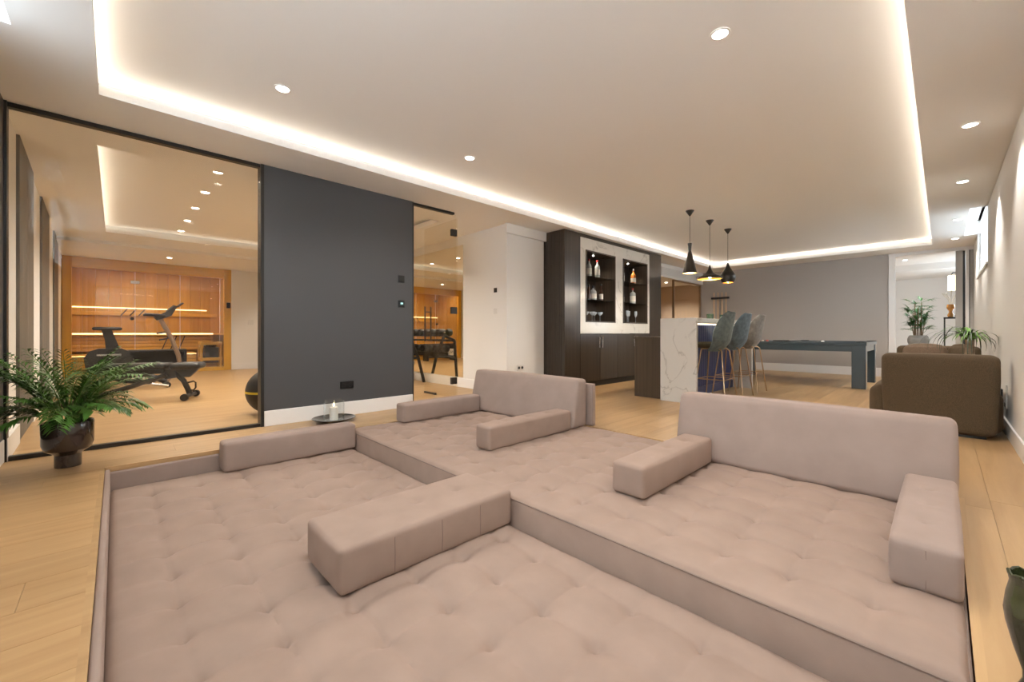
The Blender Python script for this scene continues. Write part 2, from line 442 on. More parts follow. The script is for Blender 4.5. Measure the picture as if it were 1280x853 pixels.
# ceiling with a lit tray
TX0, TX1, TY0, TY1 = -3.98, -0.13, -0.085, 10.8
NOT1 = (-3.40, -2.55, YN, -0.40); NOT2 = (0.25, XR, 8.05, 10.2); NOT3 = (-1.7, 0.2, YN, -0.40)  # last notch belongs to the added fill window
c = slab(XL - .2, XR + .12, YN - .12, YF + .12, ZC, ZC + .06, [(TX0, TX1, TY0, TY1), NOT1, NOT2, NOT3])
cw = 0.13; ZT = 2.655
for a in ((TX0 - cw - .05, TX0 - cw, TY0 - cw - .05, TY1 + cw + .05), (TX1 + cw, TX1 + cw + .05, TY0 - cw - .05, TY1 + cw + .05),
          (TX0 - cw, TX1 + cw, TY0 - cw - .05, TY0 - cw), (TX0 - cw, TX1 + cw, TY1 + cw, TY1 + cw + .05)):
    c.box(*a, ZC + .06, ZT + .05)
c.box(TX0 - cw, TX1 + cw, TY0 - cw, TY1 + cw, ZT, ZT + .05)
for (a, b, d, f) in (NOT1, NOT2, NOT3):
    c.box(a - .04, b + .12, d - .12, f + .04, 2.75, 2.80)
    if d == YN:
        c.box(a - .04, a, d, f, ZC + .06, 2.75); c.box(b, b + .04, d, f, ZC + .06, 2.75); c.box(a - .04, b + .04, f, f + .04, ZC + .06, 2.75)
    else:
        c.box(a - .04, a, d - .04, f + .04, ZC + .06, 2.75); c.box(a, b, d - .04, d, ZC + .06, 2.75); c.box(a, b, f, f + .04, ZC + .06, 2.75)
ceiling = struct(c.build('ceiling', M['ceil'], smooth=0))
# cove light strips
zl = ZC + .062; tl_ = math.radians(62)
def cove(x, y, L, dirn, k):
    # strip lying in the cove, tilted from straight up towards the tray
    rx = {'+y': (math.pi + tl_, 0, 0), '-y': (math.pi - tl_, 0, 0), '+x': (math.pi, tl_ , 0), '-x': (math.pi, -tl_, 0)}[dirn]
    o = area('cove_light', (x, y, zl), (0, 0, 0), (.012 if 'x' in dirn else L), (L if 'x' in dirn else .012), P_COVE * L * k, WARM)
    d = {'+x': Vector((1, 0, 0)), '-x': Vector((-1, 0, 0)), '+y': Vector((0, 1, 0)), '-y': Vector((0, -1, 0))}[dirn]
    n = d * math.sin(tl_) + Vector((0, 0, math.cos(tl_)))
    zax = -n                                   # a lamp shines along its -Z
    yax = Vector((0, 1, 0)) if 'x' in dirn else (zax.cross(Vector((1, 0, 0))))
    xax = yax.cross(zax)
    o.rotation_euler = Matrix((xax, yax, zax)).transposed().to_euler()
cove(TX0 - cw * .55, (TY0 + TY1) / 2, TY1 - TY0, '+x', 1)
cove(TX1 + cw * .55, (TY0 + TY1) / 2, TY1 - TY0, '-x', .5)
cove((TX0 + TX1) / 2, TY1 + cw * .55, TX1 - TX0, '-y', 1)
cove((TX0 + TX1) / 2, TY0 - cw * .55, TX1 - TX0, '+y', .6)

# gym ceiling
GX0, GX1, GY0, GY1 = -9.30, -5.07, -0.12, 3.4
g = slab(-10.2, XL - .2, -1.05, 4.3, ZC, ZC + .06, [(GX0, GX1, GY0, GY1)])
for a in ((GX0 - .15, GX0 - .1, GY0 - .15, GY1 + .15), (GX1 + .1, GX1 + .15, GY0 - .15, GY1 + .15), (GX0 - .1, GX1 + .1, GY0 - .15, GY0 - .1), (GX0 - .1, GX1 + .1, GY1 + .1, GY1 + .15)): g.box(*a, ZC + .06, ZT + .05)
g.box(GX0 - .1, GX1 + .1, GY0 - .1, GY1 + .1, ZT, ZT + .05)
g.box(-14.2, -10.2, -1.05, 4.3, 2.47, 2.60)
struct(g.build('ceiling_gym', M['ceil'], smooth=0))
cove((GX0 + GX1) / 2, GY0 - .06, GX1 - GX0, '+y', .3)
cove(GX0 - .06, (GY0 + GY1) / 2, GY1 - GY0, '+x', .1)
cove(GX1 + .06, (GY0 + GY1) / 2, GY1 - GY0, '-x', .1)

# walls
struct(wall_x(XL - .12, XL, 1.03, 2.64, 0, ZC).build('wall_left', M['grey'], smooth=0))
bb = struct(MB().box(XL, XL + .014, 1.03, 2.64, 0, .15, .003).build('baseboard_left', M['trim'], smooth=0))
struct(MB().box(XL - .134, XL - .12, 1.035, 2.64, 0, .15, .003).build('baseboard_gym_side', M['trim'], smooth=0))
struct(wall_y(YN - .12, YN, XL - .12, XR + .12, 0, 2.85, [(NOT1[0], NOT1[1], 1.82, 2.75), (NOT3[0], NOT3[1], 1.82, 2.75)]).build('wall_near', M['white'], smooth=0))
struct(MB().box(XL + .004, -3.6, YN - .001, YN + .003, .16, ZC).build('wall_near_panel', M['grey'], smooth=0))
struct(MB().box(XL + .004, XR, YN, YN + .008, 0, .16, .003).build('baseboard_near', M['trim'], smooth=0))
struct(wall_x(XR, XR + .12, YN - .12, YF + .12, 0, 2.85, [(8.05, 10.2, 1.82, 2.75)]).build('wall_right', M['white'], smooth=0))
struct(MB().box(XR - .014, XR, YN, YF, 0, .13, .003).build('baseboard_right', M['trim'], smooth=0))
struct(MB().box(-12.6, -4.47, 4.18, 5.0, 0, ZC + .02).build('wall_middle', M['white'], smooth=0))
struct(MB().box(-4.47, -4.455, 4.165, 5.0, 0, .15, .003).box(-12, -4.455, 4.165, 4.18, 0, .15, .003).build('baseboard_middle', M['trim'], smooth=0))
struct(MB().box(-4.47, -4.43, 4.14, 5.06, 2.385, ZC, .003).build('trim_1', M['white'], smooth=0))
struct(MB().box(-4.64, -4.515, 4.95, 8.25, 0, ZC + .02).build('wall_bar_side', M['white'], smooth=0))
struct(wall_x(-4.78, -4.5, 8.25, YF + .1, 2.22, ZC + .02).build('wall_passage_header', M['white'], smooth=0))
struct(MB().box(-4.62, -4.47, 8.21, 8.30, 0, 2.34, .003).build('trim_2', M['trim'], smooth=0))
struct(wall_y(YF, YF + .12, -4.55, -0.77, 0, ZC + .05).build('wall_back', M['taupe'], smooth=0))
struct(MB().box(-4.5, -0.77, YF - .016, YF, 0, .18, .003).build('baseboard_back', M['trim'], smooth=0))
struct(MB().box(-0.77, -0.67, YF - .02, YF + .14, 0, 2.47, .004).build('trim_3', M['trim'], smooth=0))
struct(MB().box(-0.77, XR + .1, YF - .02, YF + .14, 2.47, ZC + .05, .004).build('trim_4', M['trim'], smooth=0))
struct(MB().box(0.305, 0.345, YF - .02, YF + .14, 0, 2.47, .003).build('trim_5', M['trim'], smooth=0))
# gym shell
def yg(x): return -0.57 - 0.0296 * (XL - x)
wl = struct(MB().prism([(XL, yg(XL)), (-14.2, yg(-14.2)), (-14.2, -1.1), (XL, -0.75)], 0, ZC + .1, axis='z').build('wall_gym_left', M['white'], smooth=0))
def gwall(x0, x1, z0, z1, d, name, mat, bev=.0):
    MB().prism([(x0, yg(x0) - .005), (x1, yg(x1) - .005), (x1, yg(x1) + d), (x0, yg(x0) + d)], z0, z1, axis='z').build(name, mat, wl, smooth=0)
for a, b in ((-6.40, -5.24), (-8.59, -7.42), (-10.8, -9.75)):
    gwall(a, (a + b) / 2 - .002, 0.02, 2.53, 0.02, 'panel', M['greypanel']); gwall((a + b) / 2 + .002, b, 0.02, 2.53, 0.02, 'panel', M['greypanel'])
for a, b in ((-5.24, XL), (-7.42, -6.40), (-9.75, -8.59), (-12.2, -10.8)):
    gwall(a, b, 0, .16, 0.022, 'skirting', M['trim'])
struct(MB().box(-14.3, -14.2, -1.2, 4.3, 0, 2.6).box(-12.6, -12.2, 2.063, 4.25, 0, 2.5).build('wall_gym_far', M['white'], smooth=0))
struct(MB().box(-12.2, -12.186, 2.063, 4.18, 0, .15, .003).build('baseboard_gym_far', M['trim'], smooth=0))
# passage behind the bar wall
struct(MB().box(-8.2, -4.4, 12.4, 12.5, 0, 2.6).box(-8.3, -8.2, 4.9, 12.5, 0, 2.6).box(-4.62, -4.5, YF + .1, 12.4, 0, 2.6).build('wall_passage', M['beige'], smooth=0))
struct(MB().box(-8.3, -4.5, 4.9, 12.5, 2.35, 2.42).build('ceiling_passage', M['ceil'], smooth=0))
# far room
struct(MB().box(-3.2, 1.4, 16.5, 16.6, 0, 2.75).box(-3.3, -3.2, 11.62, 16.6, 0, 2.75).box(-3.3, -.77, 11.62, 11.7, 0, 2.75).box(XR + .05, 1.4, 11.62, 11.7, 0, 2.75)
       .build('wall_far_room', M['white'], smooth=0))
struct(wall_x(1.2, 1.3, 11.6, 16.6, 0, 2.75, [(13.4, 14.6, 0.9, 2.1)]).build('wall_far_room_right', M['white'], smooth=0))
struct(MB().box(-3.3, 1.4, 11.6, 16.6, 2.6, 2.7).box(-3.3, 1.4, 14.2, 16.6, 2.45, 2.6).build('ceiling_far_room', M['ceil'], smooth=0))

# windows
def window(name, plane, a0, a1, z0, z1, mull):
    # plane: ('x', X) or ('y', Y); frame with panes
    k, P = plane
    def bx(mb, u0, u1, w0, w1, d0, d1, bev=.004):
        if k == 'x': mb.box(P + d0, P + d1, u0, u1, w0, w1, bev)
        else: mb.box(u0, u1, P - d1, P - d0, w0, w1, bev)
        return mb
    t = bpy.data.objects.new(name, None); COL.objects.link(t); t['kind'] = 'structure'
    t.location = (P, (a0 + a1) / 2, z0) if k == 'x' else ((a0 + a1) / 2, P, z0)
    f = 0.055
    for (u0, u1, w0, w1) in ((a0, a1, z0, z0 + f), (a0, a1, z1 - f, z1), (a0, a0 + f, z0 + f, z1 - f), (a1 - f, a1, z0 + f, z1 - f)):
        bx(MB(), u0, u1, w0, w1, 0.03, 0.09).build('window_frame', M['trim'], t, smooth=0)
    xs = [a0 + f] + mull + [a1 - f]
    for m_ in mull: bx(MB(), m_ - .03, m_ + .03, z0 + f, z1 - f, 0.03, 0.09).build('mullion', M['trim'], t, smooth=0)
    for u, v in zip(xs, xs[1:]): bx(MB(), u, v, z0 + f, z1 - f, 0.055, 0.063, 0).build('pane', M['winglass'], t, smooth=0)
    bx(MB(), a0 - .03, a1 + .03, z0 - .03, z0, -.015, 0.12).build('window_sill', M['trim'], t, smooth=0)
    return t
window('window_1', ('x', XR), 8.05, 10.2, 1.82, 2.74, [9.1])
window('window_2', ('y', YN), NOT1[0], NOT1[1], 1.82, 2.74, [-2.975])
window('added_fill_window', ('y', YN), NOT3[0], NOT3[1], 1.82, 2.74, [-.75])  # added unseen window behind the camera, brings extra daylight fill
window('window_3', ('x', 1.2), 13.4, 14.6, 0.9, 2.1, [14.0])

struct(MB().box(XR + .72, XR + .80, 7.7, 10.6, 1.5, 2.15).box(XR + .12, XR + .8, 7.62, 7.7, 1.5, 2.15).box(XR + .12, XR + .8, 10.6, 10.68, 1.5, 2.15).box(XR + .12, XR + .8, 7.62, 10.68, 1.44, 1.5).build('added_light_baffle', M['baffle'], smooth=0))  # added walls outside the right window, cut down its daylight
struct(MB().box(-3.7, -2.25, YN - .80, YN - .72, 1.5, 2.08).box(-3.7, -3.62, YN - .72, YN - .12, 1.5, 2.08).box(-2.33, -2.25, YN - .72, YN - .12, 1.5, 2.08).box(-3.7, -2.25, YN - .8, YN - .12, 1.44, 1.5).build('added_light_baffle_near', M['baffle'], smooth=0))  # added unseen walls outside the near window, trim light on the ceiling

# glass partition to the gym
gp = thing('glass_partition', 'large black framed fixed glass partition beside the charcoal wall', 'partition', (XL - .03, 0.23, 0))
MB().box(XL - .05, XL - .038, YN + .018, 1.0, .03, ZC - .03).build('pane', M['glass'], gp, smooth=0)
MB().box(XL - .07, XL - .015, YN, 1.03, ZC - .032, ZC).build('top_rail', M['blackm'], gp, smooth=0)
MB().box(XL - .07, XL - .015, YN, 1.03, 0, .03).build('bottom_rail', M['blackm'], gp, smooth=0)
MB().box(XL - .07, XL + .004, YN + .001, YN + .018, 0.0, ZC).build('post', M['blackm'], gp, smooth=0)
MB().box(XL - .12, XL + .003, 1.003, 1.03, 0.0, ZC).build('post', M['blackm'], gp, smooth=0)
# side panel carrying the hinges, and the open door leaf
sp = thing('glass_side_panel', 'narrow fixed clear glass side light with black top rail and hinges', 'glass panel', (XL - .04, 3.0, 0))
MB().box(XL - .05, XL - .04, 2.66, 3.335, .004, ZC - .03).build('pane', M['glass'], sp, smooth=0)
MB().box(XL - .07, XL - .02, 2.64, 3.29, ZC - .028, ZC).build('top_rail', M['blackm'], sp, smooth=0)
MB().box(XL - .12, XL - .005, 2.64, 2.662, 0, ZC).build('post', M['blackm'], sp, smooth=0)
for z in (0.26, 1.21, 2.26):
    MB().box(XL - .065, XL - .025, 3.25, 3.34, z - .045, z + .045, .003).build('hinge', M['blackm'], sp, smooth=0)
gd = struct(thing('door_1', 'frameless glass door standing open into the gym with black pull bars', 'door', (XL - .5, 3.37, 0)))
MB().box(-5.42, XL - .06, 3.362, 3.374, .012, ZC - .06).build('pane', M['glass'], gd, smooth=0)
for dy in (-.05, .05):
    h = MB(); h.tube([(-5.33, 3.368 + dy, .78), (-5.33, 3.368 + dy, 1.30)], .011, 8)
    for z in (.86, 1.22): h.tube([(-5.33, 3.368, z), (-5.33, 3.368 + dy, z)], .008, 6)
    h.build('pull_handle', M['blackm'], gd)
MB().box(-5.42, -5.12, 3.355, 3.381, .002, .03, .002).build('door_shoe', M['blackm'], gd, smooth=0)

# recessed downlights
def downlight(x, y, z, label, power=P_SPOT, angle=125, group='recessed ceiling downlights', r=.042, col=SOFT, blend=.7):
    t = thing('recessed_downlight', label, 'ceiling light', (x, y, z), 0, group)
    MB().lathe([(r + .012, -.001), (r + .012, -.005), (r, -.006), (r, -.001)], 20, cap=False).build('rim', M['trim'], t, local=True)
    MB().lathe([(0.0001, -.003), (r, -.003)], 20, cap=False).build('diffuser', M['lampdisc'], t, local=True)
    l = bpy.data.lights.new('downlight_beam', 'SPOT'); l.energy = power; l.color = col; l.spot_size = math.radians(angle); l.spot_blend = blend; l.shadow_soft_size = .05
    o = bpy.data.objects.new('downlight_beam', l); o.location = (0, 0, -.03); o.parent = t; COL.objects.link(o)
    return t
for x, y, lab in ((-3.27, .86, 'tray downlight above the sunken mattress by the glass partition'), (-3.27, 2.55, 'tray downlight above the backrest near the glass door'),
                  (-.9, .86, 'tray downlight above the open middle of the sunken mattress'), (-.9, 2.55, 'tray downlight above the long backrest facing the brown armchair')):
    downlight(x, y, ZT, lab, P_SPOT * .95, 140, 'tray ceiling downlights')
for y, lab in ((1.2, 'low ceiling downlight beside the floor vase corner'), (3.0, 'low ceiling downlight beside the end of the long backrest'), (4.81, 'low ceiling downlight just before the brown armchair'),
               (6.55, 'low ceiling downlight above the ponytail palm'), (8.68, 'low ceiling downlight beside the window recess and lady palm'), (10.4, 'low ceiling downlight between the window recess and the far room')):
    downlight(0.15, y, ZC, lab, P_SPOT * (.6 if y < 5 else 1.1), 105, 'wall strip downlights')
for i in range(5):
    downlight(-5.45 - .89 * i, 0.80, ZT, 'round recessed downlight in the gym tray ceiling row', P_GYM, 140, 'gym row downlights', col=(1, .95, .88))
for i in range(4):
    downlight(-5.6 - 1.1 * i, 2.6, ZT, 'round recessed downlight in the gym tray ceiling nearer the mirror wall', P_GYM * .8, 140, 'gym mirror side downlights', col=(1, .95, .88))
downlight(-11.1, 0.80, 2.47, 'round recessed downlight in the low soffit before the sauna', P_GYM * .5, 120, col=(1, .95, .88))
downlight(-11.1, 3.0, 2.47, 'round recessed downlight in the low soffit beside the sauna', P_GYM * .5, 120, col=(1, .95, .88))
downlight(-5.45, 11.3, 2.35, 'round recessed downlight in the beige passage ceiling', P_SPOT * 2.2, 140)
downlight(-6.2, 9.0, 2.35, 'round recessed downlight deep in the beige passage', P_SPOT * 1.6, 140)
downlight(-0.6, 13.2, 2.6, 'added recessed downlight brightening the white far room', P_SPOT * 3.0, 140)  # added lamp, lifts the brightness of the far room
# ------------------------------------------------------------------ sunken lounge
def hash2(i, j):
    v = math.sin(i * 127.1 + j * 311.7) * 43758.5453
    return v - math.floor(v)
def mattress(x0, x1, y0, y1, zt, zb, sx, sy, px, py, name_parent, seed=0, edge_y=()):
    res = 0.0125
    nx, ny = int(round((x1 - x0) / res)), int(round((y1 - y0) / res))
    verts, faces = [], []
    idx = {}
    for i in range(nx + 1):
        x = x0 + (x1 - x0) * i / nx
        for j in range(ny + 1):
            y = y0 + (y1 - y0) * j / ny
            a, b = (x - px) / sx, (y - py) / sy
            ia, ib = round(a), round(b)
            best = 9
            for ii in (ia - 1, ia, ia + 1):
                for jj in (ib - 1, ib, ib + 1):
                    tx, ty = px + ii * sx, py + jj * sy
                    if tx < x0 + .05 or tx > x1 - .05 or ty < y0 + .05 or ty > y1 - .05: continue
                    tx += (hash2(ii + seed, jj) - .5) * .02; ty += (hash2(ii, jj + 7 + seed) - .5) * .02
                    d = math.hypot((x - tx), (y - ty))
                    if d < best: best = d
            p, q = a - math.floor(a), b - math.floor(b)
            dE = min(x - x0, x1 - x, y - y0, y1 - y)
            fade = min(1, dE / .10)
            z = 0.011 * (math.sin(math.pi * p) * math.sin(math.pi * q)) ** 0.7 * fade
            ca = abs(a - ia) * sx; cb = abs(b - ib) * sy
            k1 = .5 + .5 * math.sin(ia * 3.1 + ib * 1.7 + seed); k2 = .5 + .5 * math.sin(ia * 1.3 - ib * 2.9 + seed)
            z -= fade * (0.005 * k1 * math.exp(-ca / .010) + 0.005 * k2 * math.exp(-cb / .010))
            if best < 1: z -= 0.042 * math.exp(-best / .026)
            z += 0.003 * math.sin(x * 5.1 + y * 2.3 + seed) + .0025 * math.sin(y * 7.3 - x * 3.7)
            if dE < .035: z -= .028 * (1 - math.sqrt(max(0, 1 - (1 - dE / .035) ** 2)))
            idx[i, j] = len(verts); verts.append((x, y, zt + z))
    for i in range(nx):
        for j in range(ny):
            faces.append((idx[i, j], idx[i + 1, j], idx[i + 1, j + 1], idx[i, j + 1]))
    rim = [(i, 0) for i in range(nx + 1)] + [(nx, j) for j in range(1, ny + 1)] + [(i, ny) for i in range(nx - 1, -1, -1)] + [(0, j) for j in range(ny - 1, 0, -1)]
    low = []
    for (i, j) in rim:
        v = verts[idx[i, j]]; low.append(len(verts)); verts.append((v[0], v[1], zb))
    n = len(rim)
    for k in range(n):
        m = (k + 1) % n
        faces.append((idx[rim[m]], idx[rim[k]], low[k], low[m]))
    me = bpy.data.meshes.new('tufted_top'); me.from_pydata(verts, [], faces)
    me.polygons.foreach_set('use_smooth', [True] * len(me.polygons)); me.set_sharp_from_angle(angle=math.radians(50))
    me.materials.append(M['sofa'])
    me.transform(wm(name_parent).inverted())
    o = bpy.data.objects.new('tufted_top', me); o.parent = name_parent; COL.objects.link(o)
    return o
YP = 1.58
low = thing('lounge_mattress', 'low sunken tufted taupe velvet mattress in front of the raised one', 'mattress', (-1.9, .75, -.5))
mattress(PX0 + .03, PX1 - .01, PY0 + .026, YP - .012, -0.145, -0.5, .25, .25, -3.56, .17, low, 1)
MB().soft(PX0 + .002, PX0 + .032, PY0 + .012, YP, -.5, -.028, .012, .2, .002).build('pit_side_pad', M['sofa2'], floor)
MB().soft(PX0 + .002, PX1 - .012, PY0 + .0005, PY0 + .026, -.5, -.012, .007, .2, .002).build('pit_side_pad', M['sofa2'], floor)
hi = thing('lounge_mattress', 'raised tufted taupe velvet mattress carrying the two backrests', 'mattress', (-1.9, 2.4, -.5))
mattress(PX0 + .006, PX1 - .005, YP, PY1 - .006, 0.0, -0.5, .235, .215, -.63, 1.825, hi, 4)
MB().tube([(PX0 + .02, YP + .004, -.018), (PX1 - .02, YP + .004, -.018)], .0045, 6).build('piping', M['seam'], hi)
MB().tube([(PX1 - .007, YP + .01, -.018), (PX1 - .007, PY1 - .02, -.018)], .004, 6).build('piping', M['seam'], hi)

def cushion(name, label, x0, x1, y0, y1, z0, z1, dents, seams=(), mat='sofa', group=None, r=.022):
    t = thing(name, label, 'cushion', ((x0 + x1) / 2, (y0 + y1) / 2, z0), 0, group)
    MB().soft(x0, x1, y0, y1, z0, z1, r, .018, .006, dents).build('cover', M[mat], t)
    for (sx, sy) in seams:
        MB().tube([(sx, sy, z0 + .02), (sx + (.003 if sx > (x0 + x1) / 2 else -.003), sy, (z0 + z1) / 2), (sx, sy, z1 - .02)], .0012, 5).build('seam', M['seam'], t)
    return t
def dn(xs, ys, d=.026, r=.020): return [(x, y, d, r) for x in xs for y in ys]
cushion('armrest_cushion', 'wide taupe velvet block armrest standing on the sunken mattress', -2.02, -1.625, .63, 1.56, -.138, .050, dn([-1.83], [.86, 1.09, 1.33]), [(-1.619, .86), (-1.617, 1.10), (-1.618, 1.33)])
cushion('armrest_cushion', 'taupe velvet bolster lying in the pit corner below the candle plate', -3.835, -3.665, .57, 1.565, -.135, .085, dn([-3.75], [.82, 1.07, 1.32], .010), (), 'sofa2')
cushion('armrest_cushion', 'taupe velvet bolster on the raised mattress edge by the glass door', -3.86, -3.70, 2.06, 3.04, .005, .19, dn([-3.78], [2.3, 2.55, 2.8], .010), (), 'sofa2')
cushion('armrest_cushion', 'tufted taupe armrest at the open end of the shorter backrest', -2.545, -2.37, 2.04, 3.03, .005, .188, dn([-2.457], [2.28, 2.53, 2.78], .024))
cushion('armrest_cushion', 'tufted taupe armrest at the end of the longer backrest facing the gap', -1.30, -1.10, 2.03, 2.97, .005, .180, dn([-1.2], [2.26, 2.5, 2.74], .024))
cushion('armrest_cushion', 'tufted taupe armrest beside the bare oak strip and dark vase', -.135, .05, 2.0, 2.98, .005, .176, dn([-.043], [2.24, 2.48, 2.72], .024), [(-.04, 1.996)], 'sofa2')
def backrest(label, x0, x1, yf, yb, h, lab2, ex=.045):
    t = thing('backrest_cushion', label, 'backrest', ((x0 + x1) / 2, (yf + yb) / 2, 0))
    def wp(w):
        k = max(0, min(1, w.z / h))
        f = yf + .105 * k
        u = (w.y - yf) / (yb - yf)
        return (w.x, f + (yb - f) * u, w.z)
    MB().soft(x0, x1, yf, yb, .004, h, .035, .06, .008, (), wp).build('cover', M['sofa2'], t)
    MB().tube([(x0 + .03, yf + .116, h - .012), (x1 - .03, yf + .116, h - .012)], .002, 5).build('seam', M['seam'], t)
    p = thing('back_panel', lab2, 'back panel', ((x0 + x1) / 2 + .03, yb + .07, 0))
    MB().soft(x0 + .04, x1 + ex, yb + .03, yb + .085, .004, h - .05, .012, .2, .002).build('cover', M['sofa2'], p)
    MB().tube([(x1 + ex - .001, yb + .036, .02), (x1 + ex - .001, yb + .036, h - .06)], .003, 5).build('piping', M['seam'], p)
backrest('shorter-looking taupe wedge backrest on the mattress near the white column', -3.93, -2.38, 3.05, 3.285, .46, 'slim upholstered panel standing behind the backrest near the white column')
backrest('long taupe wedge backrest with rounded corners in front of the brown armchair', -1.37, .052, 2.97, 3.20, .455, 'slim upholstered panel hidden behind the long backrest', -.06)
# ------------------------------------------------------------------ sauna
SX = -12.2; SB = -13.75; SY0, SY1, SZ = -0.785, 2.06, 2.47
sa = thing('sauna_cabin', 'glass fronted spruce sauna cabin glowing with warm light strips', 'sauna', (SX - .7, (SY0 + SY1) / 2, 0))
MB().box(SX - .10, SX, SY0, SY0 + .13, 0, SZ, .004).build('frame_post', M['pine'], sa, smooth=0)
MB().box(SX - .10, SX, SY1 - .15, SY1, 0, SZ, .004).build('frame_post', M['pine'], sa, smooth=0)
MB().box(SX - .10, SX, SY0 + .13, SY1 - .15, SZ - .22, SZ, .004).build('frame_header', M['piney'], sa, smooth=0)
MB().box(SX - .10, SX, SY0 + .13, SY1 - .15, 0, .09, .004).build('frame_sill', M['piney'], sa, smooth=0)
MB().box(SX - .06, SX + .004, SY0 + .115, SY0 + .135, .09, SZ - .22).build('bead', M['pine'], sa, smooth=0)
MB().box(SB, SX - .1, SY0, SY1, SZ - .06, SZ).build('roof_boards', M['piney'], sa, smooth=0)
MB().box(SB, SX - .1, SY0, SY1, 0.0, .03).build('cabin_floor', M['piney'], sa, smooth=0)
nb = 13; bw = (SY1 - SY0) / nb
for i in range(nb):
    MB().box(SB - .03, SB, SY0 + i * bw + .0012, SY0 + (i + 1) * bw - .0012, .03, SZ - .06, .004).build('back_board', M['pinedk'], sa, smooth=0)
for (ya, yb) in ((SY0 - .03, SY0), (SY1, SY1 + .03)):
    for i in range(7):
        d = (SX - .1 - SB) / 7
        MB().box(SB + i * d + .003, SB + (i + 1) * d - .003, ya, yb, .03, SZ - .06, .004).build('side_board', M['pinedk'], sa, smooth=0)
gy = [SY0 + .135, 0.30, 1.07, SY1 - .15]
for a, b in zip(gy, gy[1:]):
    MB().box(SX - .055, SX - .045, a + .004, b - .004, .09, SZ - .22).build('pane', M['cglass'], sa, smooth=0)
for a in gy[1:3]: MB().box(SX - .056, SX - .044, a - .004, a + .004, .09, SZ - .22).build('glass_edge', M['trim'], sa, smooth=0)
for z in (2.02, ): MB().box(SX - .07, SX - .03, gy[1] - .075, gy[1] + .075, z - .035, z + .035, .004).build('hinge', M['steel'], sa, smooth=0)
MB().lathe([(.0001, -.02), (.035, -.02), (.035, .02), (.0001, .02)], 14, (SX - .03, gy[1] - .05, 1.22), 'x').build('door_knob', M['rubber'], sa)
# benches and backrest
for i in range(5): MB().box(SB + .02 + i * .125, SB + .135 + i * .125, SY0 + .02, SY1 - .02, .86, .90, .006).build('bench_slat', M['piney'], sa, smooth=0)
MB().box(SB + .645, SB + .68, SY0 + .02, SY1 - .25, .84, .915, .006).build('bench_nosing', M['piney'], sa, smooth=0)
for i in range(4): MB().box(SB + .62, SB + .64, SY0 + .02, SY1 - .25, .50 + i * .082, .567 + i * .082, .004).build('bench_front_slat', M['piney'], sa, smooth=0)
for i in range(4): MB().box(SB + .66 + i * .12, SB + .77 + i * .12, SY0 + .02, SY1 - .65, .40, .44, .006).build('lower_bench_slat', M['piney'], sa, smooth=0)
for i in range(3): MB().box(SB + 1.10, SB + 1.12, SY0 + .02, SY1 - .65, .13 + i * .085, .20 + i * .085, .004).build('lower_front_slat', M['piney'], sa, smooth=0)
MB().box(SB + .03, SB + .06, SY0 + .02, SY1 - .08, 1.33, 1.42, .005).build('backrest_rail', M['piney'], sa, smooth=0)
for (yy, z0, z1, xx) in ((.80, .50, .84, SB + .66), (.08, 1.33, 1.50, SB + .075)):
    for k in range(3):
        MB().tube([(xx, yy + k * .16, z0), (xx, yy + .12 + k * .16, z1)], .012, 6).build('slant_slot', M['print'], sa)
MB().box(SB + .01, SB + .03, SY0 + .02, SY1 - .3, 1.50, 1.525).build('light_strip', M['ledsauna'], sa, smooth=0)
MB().box(SB + .68, SB + .69, SY0 + .02, SY1 - .25, .875, .905).build('light_strip', M['ledsauna'], sa, smooth=0)
MB().box(SB + 1.12, SB + 1.13, SY0 + .02, SY1 - .65, .40, .42).build('light_strip', M['ledsauna'], sa, smooth=0)
MB().box(SB + .5, SB + .52, SY0 + .5, SY1 - .4, SZ - .09, SZ - .075).build('light_strip', M['ledsauna'], sa, smooth=0)
area('sauna_fill', (SX - .38, .6, SZ - .1), (0, 0, 0), .4, 2.2, 22, (1, .80, .50))  # added fill light with no fixture, brightens the bench fronts
he = thing('sauna_heater', 'sauna heater with dark stones inside a pale wooden guard', 'heater', (SB + 1.22, 1.70, .03))
MB().box(SB + 1.03, SB + 1.33, 1.56, 1.84, .18, .56, .01).build('heater_body', M['rubber'], he, smooth=0)
for z in (.24, .62):
    g = MB(); g.box(SB + .96, SB + 1.40, 1.47, 1.53, z, z + .07, .004); g.box(SB + .96, SB + 1.40, 1.86, 1.90, z, z + .07, .004); g.box(SB + 1.36, SB + 1.42, 1.47, 1.90, z, z + .07, .004)
    g.build('guard_rail', M['piney'], he, smooth=0)
for (a, b) in ((SB + 1.38, 1.48), (SB + 1.38, 1.87), (SB + .98, 1.48), (SB + .98, 1.87)):
    MB().box(a - .02, a + .02, b - .02, b + .02, .03, .70, .004).build('guard_post', M['piney'], he, smooth=0)
for i in range(16):
    a = i * 2.4; r = .11 * math.sqrt((i + .5) / 16)
    b = MB(); bmesh.ops.create_icosphere(b.bm, subdivisions=1, radius=.045, matrix=Matrix.Translation((SB + 1.18 + r * math.cos(a), 1.70 + r * math.sin(a), .59 + .05 * (i % 3) / 2)))
    b.build('stone', M['stone'], he, smooth=0)
tag(MB().box(SX, SX + .03, SY1 - .10, SY1 - .02, 1.52, 1.66, .006).build('sauna_control', M['blacksock'], None, smooth=0), 'small black control box on the sauna frame post', 'control box')
tag(MB().box(SX, SX + .012, 2.42, 2.54, 1.12, 1.24, .004).build('wall_switch', M['whitesock'], None, smooth=0), 'white double switch on the white wall beside the sauna', 'switch')

